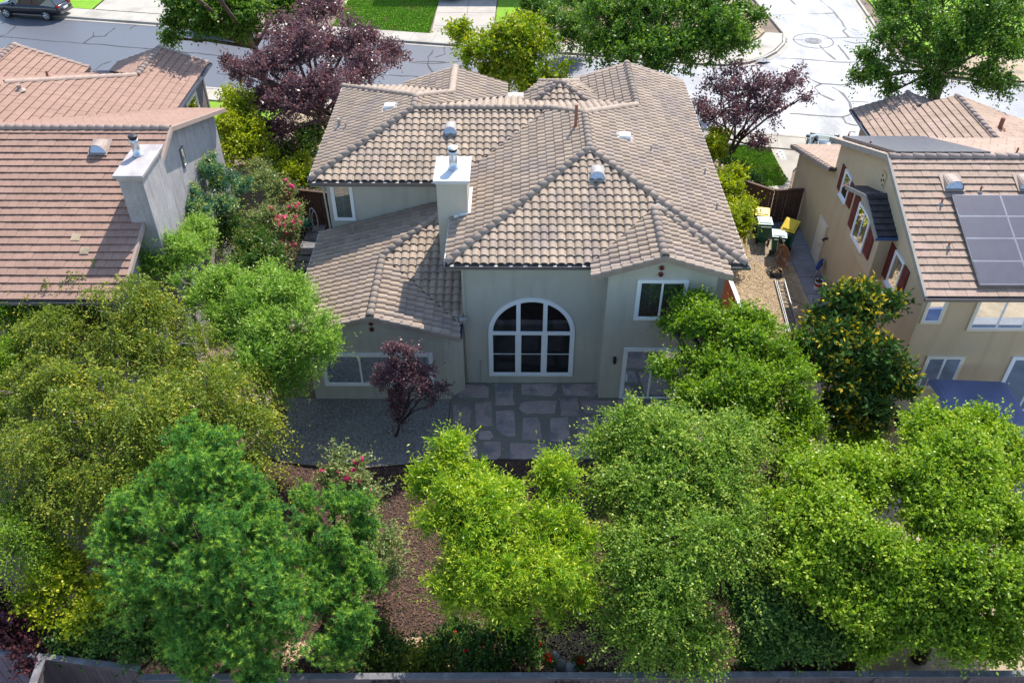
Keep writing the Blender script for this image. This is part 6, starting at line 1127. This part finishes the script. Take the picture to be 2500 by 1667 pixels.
# --- right of the main house
for i, (u, v, h, r, lb) in enumerate(((1745, 360, 1.9, 26, 'yellow-green shrub along the right eave of the sage house, farthest of three'), (1775, 460, 2.0, 40, 'yellow-green shrub along the right eave of the sage house, middle of three'), (1800, 540, 2.0, 42, 'yellow-green shrub along the right eave of the sage house, nearest to the bins'))):
    p = at(u, v, 0); q = at(u, v, h); tree('shrub', lb, 'shrub', (q.x, q.y, 0), [LB(u, v, h, r), LB(u-8, v+25, h*.7, r), LB(u+10, v-25, h*.9, r*.9)], 9000, V(S_gen, L=.12, W=.07), LM['yellow'], 'bark', 70+i, tr=.03, group='shrubs along the right eave')
tree('shrub', 'low green shrub between the front lawn and the brown fence', 'shrub', (10.4, 38.2, 0), [LB(1800, 420, .6, 24, .6), LB(1835, 445, .55, 22, .6), LB(1775, 400, .6, 20, .6), LB(1870, 462, .4, 14, .6)], 5000, S_gen, LM['dark'], 'bark', 74, tr=.02)
# bottom border plants
tree('rose_bush', 'dark rose bush with red blooms under the lime green tree', 'shrub', (-.9, 12.9, 0), [LB(1110, 1560, .8, 45), LB(1230, 1560, .9, 65), LB(1060, 1590, .6, 35), LB(1180, 1610, .7, 65), LB(1290, 1590, .7, 35)], 14000, S_gen, LM['dark'], 'bark', 75, tr=.025, blossom=(RD, 9, .08, lambda p: p[2] > .9))
tree('shrub', 'sparse straggly green shrub near the pine at the bottom fence', 'shrub', (-3.6, 12.9, 0), [LB(930, 1560, .6, 32), LB(900, 1610, .5, 35), LB(970, 1600, .5, 35), LB(960, 1640, .4, 45)], 6000, S_gen, LM['photinia'], 'bark', 76, tr=.02)
for u, v, lb in ((1338, 1618, 'low plant with red flowers by the bottom fence, below the lime tree'), (1415, 1625, 'low plant with red flowers by the bottom fence, beside the stones'), (1312, 1585, 'small red-flowered plant on the mulch below the lime tree')):
    q = at(u, v, .25); tree('flowering_plant', lb, 'flowering plant', (q.x, q.y, 0), [((q.x, q.y, .3), (.22, .2, .2))], 900, V(S_gen, L=.06, W=.035, tl=.16, cr=.05), LM['photinia'], 'bark', 80, tr=.01, group='red flowering plants', blossom=(RD, 10, .045, lambda p: p[2] > .15))
tree('shrub', 'dry straw-green shrub at the bottom edge right of the big pine', 'shrub', (-2.2, 12.6, 0), [LB(1000, 1625, .4, 40), LB(1060, 1630, .4, 40)], 4500, S_gen, LM['elm'], 'bark', 83, tr=.015)
for i, (u, v) in enumerate(((1370, 1625), (1395, 1632), (1352, 1605), (612, 1103), (628, 1125))):
    q = at(u, v); b = MB(); K = 10
    for z, r in ((-.02, .17), (.07, .2), (.16, .14), (.2, .05)): b.v += [(q.x+math.cos(2*math.pi*j/K)*r*random.uniform(.85, 1.15), q.y+math.sin(2*math.pi*j/K)*r*random.uniform(.8, 1.1), z) for j in range(K)]
    b.f = [(k*K+j, k*K+(j+1) % K, (k+1)*K+(j+1) % K, (k+1)*K+j) for k in range(3) for j in range(K)]+[tuple(3*K+j for j in range(K))]
    setp(b.build('boulder', M['rock'], None, True), ('grey boulder at the bottom fence, %s' % ('left of the pair', 'right of the pair', 'small one above the pair')[i]) if i < 3 else 'pale boulder at the left end of the gravel yard, %s' % ('upper one' if i == 3 else 'lower one'), 'rock', 'garden boulders')
# ------------------------------------------------------------------ loose ground cover
def chips(name, poly_, n, sz, m, z=.0, seed=1, up=.25, kind='stuff', keep=None, lenr=2.2):
    r = np.random.default_rng(seed); P = np.array(poly_); lo, hi = P.min(0), P.max(0); pts = r.uniform(lo, hi, (n*3, 2)); x, y = pts[:, 0], pts[:, 1]; ins = np.zeros(len(pts), bool); k = len(P)
    for i in range(k):
        a, b = P[i], P[(i+1) % k]; c = ((a[1] > y) != (b[1] > y)) & (x < (b[0]-a[0])*(y-a[1])/(b[1]-a[1]+1e-12)+a[0]); ins ^= c
    pts = pts[ins][:n]
    if keep is not None: pts = pts[keep(pts)]
    n = len(pts); c = np.column_stack([pts, z+r.uniform(0, sz*.5, n)]); a = r.uniform(0, 6.28, n); d = np.column_stack([np.cos(a), np.sin(a), r.normal(0, up, n)]); s = np.column_stack([-np.sin(a), np.cos(a), r.normal(0, up, n)])
    L = (sz*r.uniform(.5, 1.4, n))[:, None]; W = L/lenr
    V_ = np.stack([c-d*L/2-s*W/2, c+d*L/2-s*W/2, c+d*L/2+s*W/2, c-d*L/2+s*W/2], 1); V_[:, :, 2] = np.maximum(V_[:, :, 2], z+.002)
    me = bpy.data.meshes.new(name); me.from_pydata(V_.reshape(-1, 3).tolist(), [], np.arange(n*4).reshape(-1, 4).tolist()); me.materials.append(M[m]); o = link(name, me); o['kind'] = kind; return o
chips('bark_mulch', [(-9, 12), (8.2, 12), (8.2, 20.5), (-2.4, 20.5), (-5, 20.1), (-9, 20.2)], 60000, .055, 'chip', .004, 1)
chips('dry_litter', [(-6.5, 11.9), (6.5, 11.9), (6.5, 14.2), (-6.5, 13.6)], 14000, .06, 'chipL', .012, 2, keep=lambda p: np.sin(p[:, 0]*1.7)+np.sin(p[:, 1]*2.3+p[:, 0]) > -.2)
chips('yard_gravel', GE+[(-2.42, 20.8), (-2.42, 23.55), (-9, 23.55)], 30000, .03, 'pebble', .022, 3, lenr=1.3)
chips('yard_litter', [(8.9, 26), (12.3, 26), (12.2, 36), (9.3, 37)], 26000, .055, 'chipL', .004, 4)
chips('bed_litter', [(1.5, 58.8), (12, 57.3), (15.2, 58.4), (16.5, 60), (16.8, 66), (1.5, 66)], 9000, .14, 'chip', .06, 5)
def grass(name, poly_, n, z, seed, h=.09):
    r = np.random.default_rng(seed); P = np.array(poly_); lo, hi = P.min(0), P.max(0); pts = r.uniform(lo, hi, (n*2, 2)); x, y = pts[:, 0], pts[:, 1]; ins = np.zeros(len(pts), bool); k = len(P)
    for i in range(k):
        a, b = P[i], P[(i+1) % k]; c = ((a[1] > y) != (b[1] > y)) & (x < (b[0]-a[0])*(y-a[1])/(b[1]-a[1]+1e-12)+a[0]); ins ^= c
    pts = pts[ins]; n = len(pts); a = r.uniform(0, 6.28, n); d = np.column_stack([np.cos(a), np.sin(a), np.zeros(n)])*.035; c = np.column_stack([pts, np.full(n, z)])
    t = c+np.column_stack([r.normal(0, .03, n), r.normal(0, .03, n), h*.5*r.uniform(.5, 1.2, n)]); V_ = np.stack([c-d, c+d, t], 1)
    me = bpy.data.meshes.new(name); me.from_pydata(V_.reshape(-1, 3).tolist(), [], np.arange(n*3).reshape(-1, 3).tolist()); me.materials.append(M['grass']); o = link(name, me); o['kind'] = 'stuff'
grass('lawn_grass', px([(1772, 375), (1762, 352), (1850, 354), (1880, 364), (1893, 392), (1922, 440), (1912, 455), (1868, 456), (1800, 430)]), 22000, .05, 1)
grass('lawn_grass', [(-13, 61.3), (-6.05, 60.1), (-5.8, 69), (-12.5, 69)], 26000, .06, 2, .11)
# river stones
b = MB(); rs = random.Random(3); RP = px([(2040, 1030), (2110, 1020), (2150, 1110), (2060, 1110)])
for i in range(520):
    a, c = rs.random(), rs.random(); p = Vector(RP[0]).lerp(Vector(RP[1]), a).lerp(Vector(RP[3]).lerp(Vector(RP[2]), a), c); r = rs.uniform(.035, .085); o = len(b.v); K = 6; an = rs.random()*3
    for z, q in ((.0, .9), (.5, 1.), (.95, .45)): b.v += [(p.x+math.cos(an+2*math.pi*j/K)*r*q*1.25, p.y+math.sin(an+2*math.pi*j/K)*r*q, .02+z*r*.9+rs.random()*.01) for j in range(K)]
    b.f += [(o+k*K+j, o+k*K+(j+1) % K, o+(k+1)*K+(j+1) % K, o+(k+1)*K+j) for k in range(2) for j in range(K)]+[tuple(o+2*K+j for j in range(K))]
b.build('river_stones', M['rock'], None, True)['kind'] = 'stuff'

def litter_on(name, x0, x1, y0, y1, zf, n, m, seed, sz=.05, dz=.09):
    r = random.Random(seed); b = MB()
    for i in range(n):
        x, y = r.uniform(x0, x1), r.uniform(y0, y1); a = r.uniform(0, 6.28); L = sz*r.uniform(.5, 1.3); u = Vector((math.cos(a), math.sin(a), 0))*L; v = Vector((-math.sin(a), math.cos(a), .2))*L*.5
        p = Vector((x, y, zf(x, y)+dz)); b.add([tuple(p-u), tuple(p-v), tuple(p+u), tuple(p+v)], [(0, 1, 2, 3)])
    b.build(name, M[m])['kind'] = 'stuff'
litter_on('roof_litter', -7.6, -5.2, 24, 29.6, zW2, 110, 'deck', 1, .035); litter_on('roof_litter', -4, -2.2, 25.5, 28, zS2, 30, 'deck', 2, .04); litter_on('roof_litter', 0, 6, 24.6, 27, zS, 40, 'deck', 3, .03)
litter_on('leaf_litter', -2.3, 7, 20.8, 24.3, lambda x, y: .05, 170, 'chipL', 4, .035, .006); litter_on('leaf_litter', -9, -2.5, 20.6, 23.4, lambda x, y: .05, 130, 'chip', 5, .04, .006)
litter_on('leaf_litter', 9, 13.4, 26, 36, lambda x, y: .05, 120, 'mulch', 6, .04, .006)
